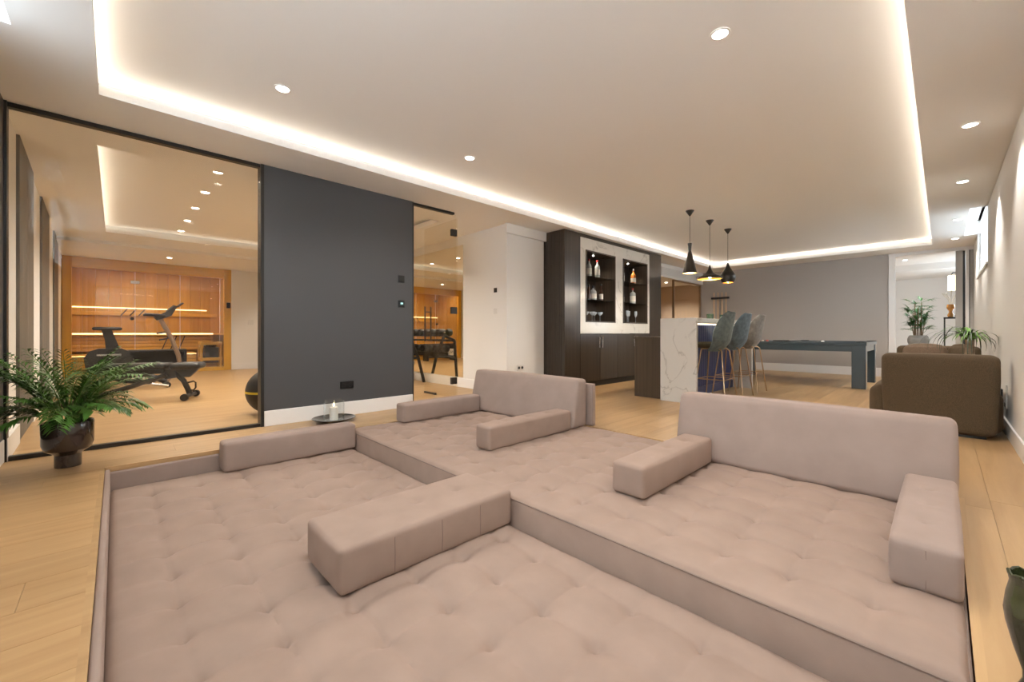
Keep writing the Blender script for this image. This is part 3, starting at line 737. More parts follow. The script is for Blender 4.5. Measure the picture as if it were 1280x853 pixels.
# ------------------------------------------------------------------ gym equipment
ang = math.atan2(1.084, .45) - R90
be = thing('weight_bench', 'black adjustable weight bench on a slanted tube frame with transport wheels', 'weight bench', (-7.63, -.336, 0), math.atan2(1.084, .45))
def T(mb, *pts, r=.02, n=8): mb.tube(pts, r, n); return mb
# local: x along the bench, y across, z up
for s in (-1, 1):
    MB().tube([(.0, s * .10, .03), (.45, s * .09, .17), (.92, s * .06, .345)], [.028, .028, .028], 8).build('frame_rail', M['dkgrey'], be, local=True)
MB().box(-.06, .05, -.26, .26, 0, .05, .015, 2).build('rear_foot', M['rubber'], be, local=True)
MB().soft(.20, .93, -.15, .15, .425, .50, .03, .08, .006).build('back_pad', M['rubber'], be, local=True)
MB().box(.24, .90, -.07, .07, .36, .425, .01).build('pad_carrier', M['dkgrey'], be, local=True)
MB().soft(.97, 1.31, -.16, .16, .415, .50, .04, .06, .006).build('seat_pad', M['rubber'], be, local=True)
MB().prism([(.99, .415), (1.27, .415), (1.16, .30), (1.08, .305)], -.035, .035).build('seat_bracket', M['dkgrey'], be, local=True)
MB().prism([(.84, .40), (1.0, .42), (1.02, .30), (.9, .28)], -.05, .05).build('pivot_plate', M['dkgrey'], be, local=True)
MB().tube([(.92, 0, .345), (1.02, 0, .33), (1.09, 0, .25), (1.13, 0, .15), (1.16, 0, .06)], .034, 10).build('front_leg', M['dkgrey'], be, local=True)
MB().tube([(1.16, -.2, .05), (1.16, .2, .05)], .028, 8).build('front_foot', M['dkgrey'], be, local=True)
for s in (-1, 1):
    MB().lathe([(.0001, -.025), (.045, -.025), (.048, 0), (.045, .025), (.0001, .025)], 16, (1.165, s * .215, .048), 'y').build('wheel', M['rubber'], be, local=True)
MB().tube([(1.12, 0, .22), (1.20, 0, .24), (1.225, 0, .22), (1.225, 0, .15), (1.20, 0, .115), (1.15, 0, .12)], .011, 8).build('carry_handle', M['dkgrey'], be, local=True)
MB().tube([(.30, 0, .33), (.46, 0, .27), (.72, 0, .25), (.86, 0, .33)], .03, 8).build('adjust_ladder', M['rubber'], be, local=True)
for x in (.30, .82): MB().lathe([(.0001, -.005), (.012, -.004), (.012, .004), (.0001, .005)], 8, (x, .075, .39), 'y').build('bolt', M['steel'], be, local=True)

bk = thing('exercise_bike', 'black upright exercise bike with bronze handlebar column facing the sauna', 'exercise bike', (-9.2, 0.2, 0))
def bt(pts, r, nm, mat, n=10): MB().tube([(-9.2 + (p[2] if len(p) > 2 else 0), p[0], p[1]) for p in pts], r, n).build(nm, M[mat], bk)
MB().soft(-9.33, -9.07, -.27, .07, .95, 1.0, .024, .05, .002, (), lambda w: (-9.2 + (w.x + 9.2) * (1.0 if w.y < -.1 else max(.35, 1 - (w.y + .1) * 4)), w.y, w.z)).build('saddle', M['rubber'], bk)
MB().prism([(-.17, .955), (-.05, .955), (.06, .60), (-.08, .60)], -9.235, -9.165, 'x').build('seat_post', M['dkgrey'], bk)
MB().prism([(-.13, .80), (-.01, .80), (.13, .40), (-.10, .40)], -9.25, -9.15, 'x').build('seat_tube_sleeve', M['rubber'], bk)
MB().prism([(-.34, .36), (-.36, .52), (-.30, .62), (-.20, .66), (.06, .66), (.15, .61), (.20, .50), (.22, .36), (.10, .24), (-.22, .24)], -9.30, -9.10, 'x').build('flywheel_housing', M['dkgrey'], bk)
MB().box(-9.10, -9.094, -.22, .06, .545, .575, .002).build('badge_plate', M['steel'], bk, smooth=0)
bt([(-.25, .10), (.0, .20), (.35, .22), (.62, .08)], .045, 'main_frame', 'rubber')
bt([(-.27, .04, -.28), (-.27, .04, .28)], .04, 'rear_stabilizer', 'rubber')
bt([(.62, .045, -.28), (.62, .045, .28)], .045, 'front_stabilizer', 'rubber')
bt([(.62, .08), (.80, .36), (.78, .52), (.68, .84), (.56, 1.10), (.54, 1.18)], .034, 'handlebar_column', 'bronze')
MB().prism([(.50, 1.12), (.68, 1.20), (.76, 1.36), (.72, 1.38), (.62, 1.27), (.46, 1.18)], -9.34, -9.06, 'x').build('console', M['dkgrey'], bk)
MB().prism([(.615, 1.275), (.715, 1.38), (.710, 1.387), (.608, 1.283)], -9.32, -9.08, 'x').build('console_screen', M['screen'], bk)
for s in (-1, 1):
    bt([(.60, 1.20, 0), (.58, 1.20, s * .18), (.50, 1.21, s * .22), (.33, 1.215, s * .23)], .018, 'handlebar', 'rubber')
bt([(.76, 1.36, -.12), (.83, 1.42, -.12), (.83, 1.42, .12), (.76, 1.36, .12)], .015, 'reach_bar', 'rubber')
bt([(.64, .93, 0), (.54, .91, 0), (.50, .90, .06)], .014, 'bottle_cage', 'rubber'); bt([(.68, .83, 0), (.58, .80, 0), (.53, .79, .06)], .012, 'bottle_cage', 'rubber')
bt([(.30, .10, .35), (.62, .04, .42)], .022, 'floor_bar', 'steel')
for s in (-1, 1):
    bt([(.10, .42, s * .10), (.16 * s + .1, .30 - s * .12, s * .16)], .016, 'crank', 'steel')
    MB().box(-9.2 + s * .16 - .05 * (s < 0) , -9.2 + s * .16 + .05 * (s > 0) + .05, .05 + .16 * s, .15 + .16 * s, .28 - s * .12, .31 - s * .12, .006).build('pedal', M['rubber'], bk, smooth=0)

# low storage rack with dumbbells in front of the sauna
rk = thing('storage_rack', 'low black rounded storage rack standing before the sauna glass', 'rack', (-11.6, .62, 0))
MB().soft(-11.75, -11.45, .02, 1.12, .10, .15, .02, .2, 0).build('rack_shelf', M['rubber'], rk)
MB().soft(-11.75, -11.45, .02, 1.12, .50, .56, .025, .2, 0).build('rack_top', M['rubber'], rk)
MB().box(-11.75, -11.73, .05, 1.09, .14, .51).build('rack_back', M['rubber'], rk, smooth=0)
for y in (.02, 1.06): MB().soft(-11.75, -11.45, y, y + .06, .0, .55, .025, .2, 0).build('rack_side', M['rubber'], rk)
def dumbbell(p, ax, label, grp, L=.30, R=.062, mat='rubber'):
    t = thing('dumbbell', label, 'dumbbell', p, 0, grp)
    MB().lathe([(.016, -L / 2), (.016, L / 2)], 8, (0, 0, 0), ax).build('handle', M['steel'], t, local=True)
    for s in (-1, 1):
        a, b = sorted((s * L / 2, s * (L / 2 - .105)))
        MB().lathe([(.0001, a), (R * .85, a), (R, a + .02), (R, b - .02), (R * .85, b), (.0001, b)], 12, (0, 0, 0), ax).build('weight_head', M[mat], t, local=True)
for i in range(4): dumbbell((-11.60, .36 + .17 * i, .212), 'x', 'black dumbbell lying in the low rack before the sauna', 'dumbbells in the low rack', .27)
bx = thing('carton', 'small beige carton with black lettering in the low rack', 'box', (-11.58, .17, .15))
MB().box(-11.70, -11.46, .09, .26, .151, .38, .003).build('carton_body', M['label'], bx, smooth=0)
def text(body, size, loc, rot, mat, parent, ext=.001):
    cu = bpy.data.curves.new('lettering', 'FONT'); cu.body = body; cu.size = size; cu.extrude = ext; cu.align_x = 'CENTER'; cu.align_y = 'CENTER'
    o = bpy.data.objects.new('lettering', cu); COL.objects.link(o)
    dg = bpy.context.evaluated_depsgraph_get(); me = bpy.data.meshes.new_from_object(o.evaluated_get(dg)); bpy.data.objects.remove(o)
    me.transform(Matrix.Translation(loc) @ Matrix.Rotation(rot[2], 4, 'Z') @ Matrix.Rotation(rot[0], 4, 'X'))
    o = bpy.data.objects.new('lettering', me); me.materials.clear(); me.materials.append(mat)
    me.transform(wm(parent).inverted()); o.parent = parent; COL.objects.link(o)
text('NI', .13, (-11.458, .175, .27), (R90, 0, R90), M['print'], bx)

# gym ball
gb = thing('gym_ball', 'large black exercise ball with a yellow band behind the charcoal wall', 'gym ball', (-5.28, 1.27, 0))
b = MB(); bmesh.ops.create_uvsphere(b.bm, u_segments=36, v_segments=20, radius=.25, matrix=Matrix.Translation((-5.28, 1.27, .25))); b.build('ball', M['rubber'], gb)
MB().lathe([(.2505, -.012), (.2515, 0), (.2505, .012)], 36, (-5.28, 1.27, .25), cap=False).build('band', M['yellow'], gb)

# mirror and dumbbell rack
mi = tag(MB().box(-9.6, -5.53, 4.172, 4.18, .165, 2.38).build('wall_mirror', M['mirror'], None, smooth=0), 'tall frameless wall mirror reflecting the sauna behind the dumbbell rack', 'mirror')
dr = thing('dumbbell_rack', 'two tier black dumbbell rack along the mirror wall', 'dumbbell rack', (-7.55, 3.85, 0))
for x in (-8.5, -6.62):
    f = MB(); f.tube([(x, 4.10, .0), (x, 3.98, .45), (x, 3.80, .86)], .028, 6); f.tube([(x, 3.80, .86), (x, 3.56, .76)], .028, 6); f.tube([(x, 3.56, .76), (x, 3.50, 0)], .028, 6); f.tube([(x, 3.98, .46), (x, 3.54, .42)], .022, 6)
    f.build('end_frame', M['rubber'], dr)
for (z, yy) in ((.86, 3.80), (.76, 3.58), (.52, 3.92), (.45, 3.60)):
    MB().box(-8.5, -6.62, yy - .025, yy + .025, z - .02, z + .02, .004).build('shelf_rail', M['rubber'], dr, smooth=0)
for k, (z, yy) in enumerate(((.915, 3.69), (.60, 3.76))):
    for i in range(8):
        dumbbell((-8.35 + .225 * i, yy, z), 'y', 'black round headed dumbbell on the %s tier of the mirror rack' % ('upper', 'lower')[k], 'dumbbells on the mirror rack', .32, .075)
tag(MB().box(-7.2, -7.1, 4.158, 4.18 - .008 + .008, .30, .38, .002).build('power_socket', M['whitesock'], None, smooth=0), 'white power socket on the mirror wall below the dumbbells', 'socket')
# ------------------------------------------------------------------ bar wall
CX = -4.06                                     # cabinet fronts
def tall(label, y0, y1):
    t = thing('tall_cabinet', label, 'cabinet', (-4.28, (y0 + y1) / 2, 0))
    MB().box(-4.5, CX - .022, y0, y1, 0, ZC - .004).build('body', M['veneer'], t, smooth=0)
    MB().box(CX - .02, CX, y0 + .002, y1 - .002, .10, ZC - .006, .0015).build('door', M['veneer'], t, smooth=0)
    return t
tl = tall('tall dark wood cabinet between the white column and the marble panel', 5.03, 5.43)
n = 10
for i in range(n):
    a = -4.498 + i * (.44 / n)
    MB().box(a + .001, a + .44 / n - .003, 5.022, 5.03, 0.0, ZC - .004, .002).build('side_batten', M['veneer'], tl, smooth=0)
tall('narrow tall dark wood cabinet between the marble panel and the glass passage', 7.70, 8.20)
def base_cab(label, y0, y1):
    t = thing('base_cabinet', label, 'cabinet', (-4.28, (y0 + y1) / 2, 0))
    MB().box(-4.5, CX - .022, y0, y1, .10, .895).build('body', M['veneer'], t, smooth=0)
    MB().box(-4.5, CX - .05, y0, y1, 0, .10).build('plinth', M['blackm'], t, smooth=0)
    ym = (y0 + y1) / 2
    for s in (-1, 1):
        a, b = (y0, ym) if s < 0 else (ym, y1)
        d = MB().box(CX - .02, CX, a + .002, b - .002, .105, .89, .0015).build('door', M['veneer'], t, smooth=0)
        h = MB(); yy = ym + s * .045
        h.tube([(CX + .028, yy, .66), (CX + .028, yy, .845)], .008, 8)
        for z in (.69, .815): h.tube([(CX - .002, yy, z), (CX + .028, yy, z)], .006, 6)
        h.build('handle', M['steel'], d)
base_cab('dark wood base cabinet with steel handles beside the tall cabinet', 5.43, 6.54)
base_cab('dark wood base cabinet behind the bar work counter', 6.54, 7.70)
mp_ = tag(wall_x(CX - .03, CX, 5.43, 7.70, .90, 2.47, [(5.567, 6.457, 1.087, 2.28), (6.712, 7.614, 1.087, 2.275)]).build('marble_panel', M['marble'], None, smooth=0), 'white veined marble wall panel above the base cabinets with two openings', 'wall panel')
tag(MB().box(-4.5, CX - .005, 5.43, 7.70, 2.47, ZC - .002).build('cornice_board', M['veneer'], None, smooth=0), 'dark cornice board over the marble panel', 'cornice')
def niche(label, y0, y1, z0, z1):
    t = thing('display_niche', label, 'display niche', (-4.28, (y0 + y1) / 2, z0))
    f = .022; d0, d1 = -4.48, CX + .012
    for bx in ((d0, d1, y0, y0 + f, z0, z1), (d0, d1, y1 - f, y1, z0, z1), (d0, d1, y0 + f, y1 - f, z0, z0 + f), (d0, d1, y0 + f, y1 - f, z1 - f, z1)):
        MB().box(*bx, .0015).build('lining', M['veneer2'], t, smooth=0)
    MB().box(d0, d0 + .02, y0 + f, y1 - f, z0 + f, z1 - f).build('back_panel', M['veneer'], t, smooth=0)
    for z in (1.475, 1.865): MB().box(d0 + .02, d1 - .03, y0 + f, y1 - f, z - .010, z, .001).build('shelf', M['smoked'], t, smooth=0)
    MB().lathe([(.0001, 0), (.013, 0), (.014, .008)], 12, (-4.22, (y0 + y1) / 2, z1 - f - .009)).build('spot', M['lampdisc'], t)
    l = bpy.data.lights.new('niche_spot', 'SPOT'); l.energy = 6; l.color = WARM; l.spot_size = 2.4; l.spot_blend = .6; l.shadow_soft_size = .02
    o = bpy.data.objects.new('niche_spot', l); o.location = (0.06, 0, z1 - f - .02 - z0); o.parent = t; COL.objects.link(o)
niche('dark framed bottle niche in the marble panel beside the tall cabinet', 5.567, 6.457, 1.087, 2.28)
niche('dark framed bottle niche in the marble panel nearer the passage', 6.712, 7.614, 1.087, 2.275)

def bottle(y, z, label, mat, prof, cap='blackm', lab=None, x=-4.24):
    t = thing('bottle', label, 'bottle', (x, y, z))
    MB().lathe(prof, 18, (0, 0, .001)).build('glass_body', M[mat], t, local=True)
    r, h = prof[-1]
    MB().lathe([(r + .003, h - .012), (r + .003, h + .022), (.0001, h + .022)], 12, (0, 0, .001)).build('cap', M[cap], t, local=True)
    if lab:
        rr = prof[1][0] + .0012
        MB().lathe([(rr, lab[0]), (rr, lab[1])], 18, (0, 0, .001), cap=False).build('paper_label', M[lab[2] if len(lab) > 2 else 'label'], t, local=True)
def straight(r, h, n, R=.013): return [(r * .8, 0), (r, .006), (r, h), (r * .85, h + .02), (R, h + .06), (R, n)]
Z1, Z2, Z3 = 1.866, 1.476, 1.111
bottle(5.86, Z1, 'clear bottle with pale label half hidden on the top shelf', 'gin', straight(.045, .18, .29), 'redcap', (.05, .15), -4.20)
bottle(6.08, Z1, 'clear spirit bottle with red cap on the top shelf', 'gin', straight(.045, .19, .29), 'redcap', (.05, .15), -4.18)
bottle(5.88, Z2, 'slim dark bottle at the edge of the middle shelf', 'dkbottle', straight(.03, .17, .24), 'blackm', None, -4.22)
bottle(5.98, Z2, 'squat clear decanter bottle with pale label on the middle shelf', 'gin', [(.05, 0), (.06, .008), (.06, .14), (.045, .17), (.018, .19), (.018, .225)], 'blackm', (.03, .11), -4.20)
bottle(6.22, Z2, 'long necked bottle with cream label on the middle shelf', 'dkbottle', straight(.036, .15, .28), 'blackm', (.03, .12), -4.20)
bottle(6.96, Z1, 'pale bottle partly hidden behind the niche side on its top shelf', 'gin', straight(.04, .17, .24), 'steel', (.03, .13), -4.22)
bottle(7.29, Z1, 'amber whisky bottle with white label on the top shelf', 'whisky', straight(.05, .16, .27), 'steel', (.03, .11), -4.18)
bottle(6.96, Z2, 'pale slim bottle behind the niche side on its middle shelf', 'gin', straight(.035, .16, .22), 'blackm', (.03, .12), -4.22)
bottle(7.27, Z2, 'square shouldered clear bottle with red cap on the middle shelf', 'gin', [(.045, 0), (.055, .006), (.055, .20), (.045, .215), (.014, .235), (.014, .28)], 'redcap', (.04, .15), -4.18)
def stemglass(y, z, label, kind, x, grp):
    t = thing('stem_glass', label, 'glass', (x, y, z), 0, grp)
    if kind == 'coupe': bowl = [(.006, .10), (.025, .11), (.045, .135), (.050, .16), (.048, .16), (.043, .137), (.0001, .112)]
    else: bowl = [(.005, .11), (.022, .13), (.029, .165), (.027, .22), (.025, .22), (.026, .165), (.0001, .13)]
    MB().lathe(bowl, 16, cap=False).build('bowl', M['wineglass'], t, local=True)
    MB().lathe([(.033, 0), (.033, .002), (.006, .006), (.0035, .02), (.0035, .09), (.006, bowl[0][1])], 12).build('stem', M['wineglass'], t, local=True)
for y, x in ((5.78, -4.2), (5.88, -4.15), (6.04, -4.22), (6.13, -4.16)): stemglass(y, Z3, 'coupe cocktail glass standing on the niche floor beside the tall cabinet', 'coupe', x, 'coupe glasses')
for y, x in ((6.92, -4.2), (7.0, -4.14), (7.12, -4.18), (7.38, -4.18)): stemglass(y, Z3, 'slim stemmed glass standing on the niche floor nearer the passage', 'flute', x, 'slim stemmed glasses')

# ------------------------------------------------------------------ bar island
bar = thing('bar_island', 'white marble waterfall bar with a navy fluted dark wood front', 'bar', (-2.4, 6.42, 0))
B0, B1, BX0, BX1 = 5.30, 7.55, -2.635, -2.158
MB().box(BX0, BX1, B0, B0 + .05, 0, 1.10, .002).build('end_slab', M['marble'], bar, smooth=0)
MB().box(BX0, BX1, B1 - .05, B1, 0, 1.10, .002).build('end_slab', M['marble'], bar, smooth=0)
MB().box(BX0, BX1, B0 + .05, B1 - .05, 1.04, 1.10, .002).build('top_slab', M['marble'], bar, smooth=0)
MB().box(BX0 + .002, -2.46, B0 + .05, B1 - .05, 0, 1.04).build('carcass', M['veneer'], bar, smooth=0)
MB().box(-2.46, -2.445, B0 + .05, B1 - .05, 0, .12).build('plinth', M['bluelit'], bar, smooth=0)
nf = 44; fw = (B1 - B0 - .1) / nf
for i in range(nf):
    y = B0 + .05 + i * fw
    MB().box(-2.46, -2.447, y + .003, y + fw - .003, .125, 1.035, .005, 2).build('flute', M['bluelit'], bar, smooth=0)
MB().box(-2.44, -2.425, B0 + .06, B1 - .06, 1.028, 1.0395).build('light_strip', M['led'], bar, smooth=0)
wc = thing('work_counter', 'lower dark wood work counter behind the marble bar end', 'counter', (-2.85, 6.45, 0))
MB().box(-3.07, -2.637, 5.39, 7.50, 0, .825, .002).build('body', M['veneer2'], wc, smooth=0)
MB().box(-3.075, -2.637, 5.385, 7.51, .825, .85, .002).build('worktop', M['veneer2'], wc, smooth=0)
def tumbler(x, y, r, h, label):
    t = thing('votive', label, 'candle holder', (x, y, 1.10))
    MB().lathe([(r * .85, 0.001), (r, .008), (r, h), (r - .006, h), (r - .008, .012), (.0001, .012)], 20).build('cup', M['greenglass'], t, local=True)
    MB().lathe([(.0001, .014), (r - .012, .014), (r - .012, h * .6), (.0001, h * .6)], 16).build('wax', M['wax'], t, local=True)
tumbler(-2.32, 6.72, .055, .085, 'green glass votive on the marble bar between two stools')
tumbler(-2.40, 6.40, .05, .09, 'green glass votive on the marble bar behind the stool back')
tumbler(-2.24, 7.35, .045, .05, 'small teal green dish at the far end of the marble bar')

# ------------------------------------------------------------------ stools
def stool(y, label, mat):
    t = thing('bar_stool', label, 'bar stool', (-2.10, y, 0), 0, 'bar stools')
    # seat pan
    s = MB(); prof = [(.0001, .70), (.10, .70), (.17, .715), (.205, .745), (.205, .765), (.17, .785), (.0001, .79)]
    s.lathe(prof, 24)
    for v in s.bm.verts: v.co.x = v.co.x * 1.0 - .08
    s.build('seat', M['olive'], t, local=True)
    # back shell
    s = MB(); nu, nv = 18, 14; g = []
    for j in range(nv + 1):
        v = j / nv; z = .685 + .49 * v
        w = .225 * (max(0.0, 1 - ((v - .42) / .62) ** 2)) ** .5 if v > .42 else .225 * (max(0.0, 1 - ((v - .42) / .62) ** 2)) ** .6
        row = []
        for i in range(nu + 1):
            u = -1 + 2 * i / nu; a = u * 1.15
            yy = w * math.sin(a) / math.sin(1.15)
            xx = .04 + .085 * v ** 1.2 + .095 * min(1, v * 4) ** .6 - .19 * (1 - math.cos(a)) * (w / .225)
            row.append(s.bm.verts.new((xx, yy, z)))
        g.append(row)
    for j in range(nv):
        for i in range(nu): s.bm.faces.new((g[j][i], g[j][i + 1], g[j + 1][i + 1], g[j + 1][i]))
    bmesh.ops.remove_doubles(s.bm, verts=s.bm.verts[:], dist=.0005)
    bmesh.ops.recalc_face_normals(s.bm, faces=s.bm.faces[:])
    bmesh.ops.solidify(s.bm, geom=s.bm.faces[:], thickness=.028)
    s.build('backrest', M[mat], t, local=True, smooth=60)
    for sx in (-1, 1):
        for sy in (-1, 1):
            MB().tube([(sx * .06 - .02, sy * .04, .697), (sx * .115 - .01, sy * .125, .695), (sx * .13, sy * .14, .67), (sx * .205, sy * .225, 0)], .0085, 8).build('leg', M['brass'], t, local=True)
    k = .30
    c_ = [(sx * (.13 + .075 * (1 - k / .67)), sy * (.14 + .085 * (1 - k / .67)), k) for sx, sy in ((-1, -1), (1, -1), (1, 1), (-1, 1))]
    MB().tube(c_, .0065, 6, closed=True).build('footrest', M['brass'], t, local=True)
stool(5.77, 'daylight-tinted grey green velvet bar stool on brass legs next to the marble slab end', 'stoolA')
stool(6.43, 'daylight-tinted blue velvet bar stool on brass legs between two others', 'stoolB')
stool(7.09, 'pale-lit grey velvet bar stool on brass legs nearest the pool table', 'stoolC')

# ------------------------------------------------------------------ pendants
def pendant(y, label, prof, ztop, zbot, lit):
    t = thing('pendant_lamp', label, 'pendant lamp', (-2.5, y, zbot))
    MB().lathe([(.058, ZT - zbot), (.058, ZT - zbot - .006), (.010, ZT - zbot - .075), (.004, ZT - zbot - .08)], 24).build('ceiling_rose', M['pendant'], t, local=True)
    MB().tube([(0, 0, ztop - zbot), (0, 0, ZT - zbot - .07)], .0035, 6).build('cord', M['rubber'], t, local=True)
    MB().lathe(prof, 32, cap=False).build('shade', M['pendant'], t, local=True)
    inner = [(max(.004, r - .004), z) for r, z in prof]
    MB().lathe([(r, min(z, inner[-1][1])) for r, z in inner], 32, cap=False).build('shade_lining', M['gold'], t, local=True)
    bz = lit
    b = MB(); bmesh.ops.create_uvsphere(b.bm, u_segments=12, v_segments=8, radius=.03, matrix=Matrix.Translation((0, 0, bz))); b.build('bulb', M['bulb'], t, local=True)
    l = bpy.data.lights.new('pendant_light', 'POINT'); l.energy = 42; l.color = WARM; l.shadow_soft_size = .03
    o = bpy.data.objects.new('pendant_light', l); o.location = (0, 0, max(.02, bz - .045)); o.parent = t; COL.objects.link(o)
pendant(5.92, 'tall slim black cone pendant lamp with a waisted neck', [(.097, 0), (.094, .008), (.028, .285), (.018, .32), (.022, .37), (.030, .43)], 1.76 + .43, 1.76, .07)
pendant(6.65, 'wide shallow black pendant lamp with a gold lining', [(.180, .0), (.182, .012), (.17, .03), (.11, .055), (.055, .095), (.025, .145), (.010, .21)], 1.745 + .21, 1.745, .045)
pendant(7.43, 'round bellied black pendant lamp glowing at its mouth', [(.085, 0), (.105, .03), (.120, .085), (.113, .13), (.075, .19), (.035, .255), (.010, .33)], 1.755 + .33, 1.755, .035)

# ------------------------------------------------------------------ pool table
pt = thing('pool_table', 'dark teal pool table with square legs by the taupe wall', 'pool table', (-1.93, 9.42, 0))
A0, A1, C0, C1 = -3.02, -0.85, 8.68, 10.15
for (x, y) in ((A0, C0), (A1 - .18, C0), (A0, C1 - .18), (A1 - .18, C1 - .18)):
    MB().box(x, x + .18, y, y + .18, 0, .70, .004).build('leg', M['teal'], pt, smooth=0)
for bx in ((A0 + .18, A1 - .18, C0 + .01, C0 + .04), (A0 + .18, A1 - .18, C1 - .04, C1 - .01), (A0 + .01, A0 + .04, C0 + .18, C1 - .18), (A1 - .04, A1 - .01, C0 + .18, C1 - .18)):
    MB().box(*bx, .60, .70, .002).build('apron', M['teal'], pt, smooth=0)
MB().box(A0 + .1, A1 - .1, C0 + .1, C1 - .1, .66, .715).build('playing_cloth', M['cloth'], pt, smooth=0)
for bx in ((A0 - .01, A1 + .01, C0 - .01, C0 + .11), (A0 - .01, A1 + .01, C1 - .11, C1 + .01), (A0 - .01, A0 + .11, C0 + .11, C1 - .11), (A1 - .11, A1 + .01, C0 + .11, C1 - .11)):
    MB().box(*bx, .70, .755, .006, 2).build('rail', M['teal'], pt, smooth=0)
for x in (A0 + .06, (A0 + A1) / 2, A1 - .06):
    for y in (C0 + .05, C1 - .05):
        MB().lathe([(.07, .755), (.072, .764), (.048, .764), (.045, .72), (.0001, .70)], 18, (x, y, 0), cap=False).build('pocket', M['blacksock'], pt)
def ball(x, y, col, label):
    m_ = pm('ball_' + label.split()[0], col, .12, coat=.6)
    b = MB(); bmesh.ops.create_uvsphere(b.bm, u_segments=16, v_segments=10, radius=.0286, matrix=Matrix.Translation((x, y, .7445))); tag(b.build('pool_ball', m_, None), label, 'pool ball')
ball(-2.62, 9.30, (.03, .05, .35), 'blue pool ball next to the stool back')
ball(-2.55, 9.34, (.55, .05, .04), 'crimson pool ball beside the blue one')
ball(-2.48, 9.30, (.75, .70, .62), 'cream pool ball between two red ones')
ball(-2.41, 9.33, (.60, .06, .03), 'red pool ball at the end of the group')
ball(-1.52, 9.35, (.80, .78, .74), 'white cue ball alone on the cloth')
tr = thing('ball_triangle', 'black plastic ball triangle resting on the pool table rail', 'ball triangle', (-2.02, 9.0, .765))
o = [(-2.16, 8.69, .766), (-1.9, 8.69, .766), (-2.03, 8.78, .766)]
MB().tube([(-2.15, 8.72, .764), (-1.91, 8.72, .764), (-2.03, 8.93, .764)], .013, 6, closed=True, flat=1.3).build('frame', M['blacksock'], tr)

# cue rack and cues
cr = thing('cue_rack', 'black wall bar holding pool cues on the taupe wall', 'cue rack', (-4.05, YF - .03, 1.0))
for z in (1.83, .35): MB().box(-4.27, -3.83, YF - .06, YF - .002, z - .025, z + .025, .004).build('holder_bar', M['blackm'], cr, smooth=0)
for i in range(4):
    x = -4.20 + .10 * i
    q = thing('pool_cue', 'pale wooden pool cue standing in the wall rack', 'pool cue', (x, YF - .035, .36), 0, 'cues in the wall rack')
    MB().lathe([(.019, 0), (.019, .45), (.018, .46), (.010, 1.62)], 10).build('shaft', wood('cue_maple', (.62, .40, .20), (.76, .54, .30), 'z', .35, 12, .15), q, local=True)
    MB().lathe([(.0192, .02), (.0192, .28)], 10, cap=False).build('grip', M['rubber'], q, local=True)

# passage: vent and framed glass door
ve = thing('air_vent', 'white slatted air vent in the header above the passage', 'air vent', (-4.5, 10.0, 2.30))
MB().box(-4.5, -4.492, 9.1, 11.0, 2.27, 2.46, .002).build('vent_frame', M['trim'], ve, smooth=0)
for i in range(7): MB().box(-4.492, -4.484, 9.14, 10.96, 2.285 + i * .024, 2.296 + i * .024).build('slat', M['whitesock'], ve, smooth=0)
d2 = struct(thing('door_2', 'dark framed glass door to the beige passage', 'door', (-4.6, 10.7, 0)))
for bx in ((9.86, 9.89, 0, 2.22), (11.47, 11.5, 0, 2.22), (9.89, 11.47, 2.19, 2.22), (9.89, 11.47, 0, .03)):
    MB().box(-4.60, -4.55, *bx).build('frame', M['bronze'], d2, smooth=0)
MB().box(-4.58, -4.57, 9.89, 11.47, .03, 2.19).build('pane', M['glass'], d2, smooth=0)
MB().box(-4.61, -4.54, 8.30, 8.33, 1.62, 1.72, .003).build('hinge', M['blackm'], d2, smooth=0)
# ------------------------------------------------------------------ armchairs and plants by the window wall
ac = thing('armchair', 'brown woven armchair seen from behind next to the window wall', 'armchair', (-.04, 5.7, 0))
MB().soft(-.405, .335, 5.26, 5.47, .025, .712, .05, .08, .004, (), lambda w: (-.035 + (w.x + .035) * (.945 + .055 * min(1, max(0, w.z) / .5)), w.y + .03 * (1 - w.z / .7) * 0, w.z)).build('backrest', M['brown'], ac)
MB().soft(-.50, -.34, 5.33, 6.12, .025, .40, .075, .08, .01).build('armrest', M['brown'], ac)
MB().soft(.21, .36, 5.40, 6.12, .025, .40, .07, .08, .006).build('armrest', M['brown'], ac)
MB().soft(-.345, .22, 5.42, 6.12, .025, .42, .05, .1, .01).build('seat', M['brown'], ac)
MB().box(-.34, .26, 5.31, 6.08, 0, .03).build('plinth', M['blackm'], ac, smooth=0)
a2 = thing('armchair', 'brown woven armchair facing the lounge beside the grey planter', 'armchair', (-.05, 7.4, 0))
MB().soft(-.43, .33, 7.62, 7.84, .025, .735, .05, .08, .004).build('backrest', M['brown'], a2)
MB().soft(-.47, -.31, 6.98, 7.72, .025, .42, .07, .08, .01).build('armrest', M['brown'], a2)
MB().soft(.20, .36, 6.98, 7.72, .025, .42, .07, .08, .006).build('armrest', M['brown'], a2)
MB().soft(-.32, .21, 6.98, 7.65, .025, .42, .05, .1, .01).build('seat', M['brown'], a2)
MB().box(-.38, .28, 7.02, 7.78, 0, .03).build('plinth', M['blackm'], a2, smooth=0)
def scatter(label, cx, cy, rot, mat, hw=.19):
    t = thing('scatter_cushion', label, 'cushion', (cx, cy, .42), rot)
    m_ = Matrix.Rotation(math.radians(-16), 4, 'X')
    b = MB(); b.soft(-hw, hw, -.06, .06, .01, .335, .05, .05, .02, (), lambda w: m_ @ Vector((w.x * (1 - .0 * w.z), w.y, w.z))); b.build('cover', M[mat], t, local=True)
scatter('tan scatter cushion with a raised corner leaning in the armchair', -.15, 7.36, .10, 'tan')
scatter('plain brown scatter cushion near the wall side of the armchair', .155, 7.34, 0, 'brown', .10)

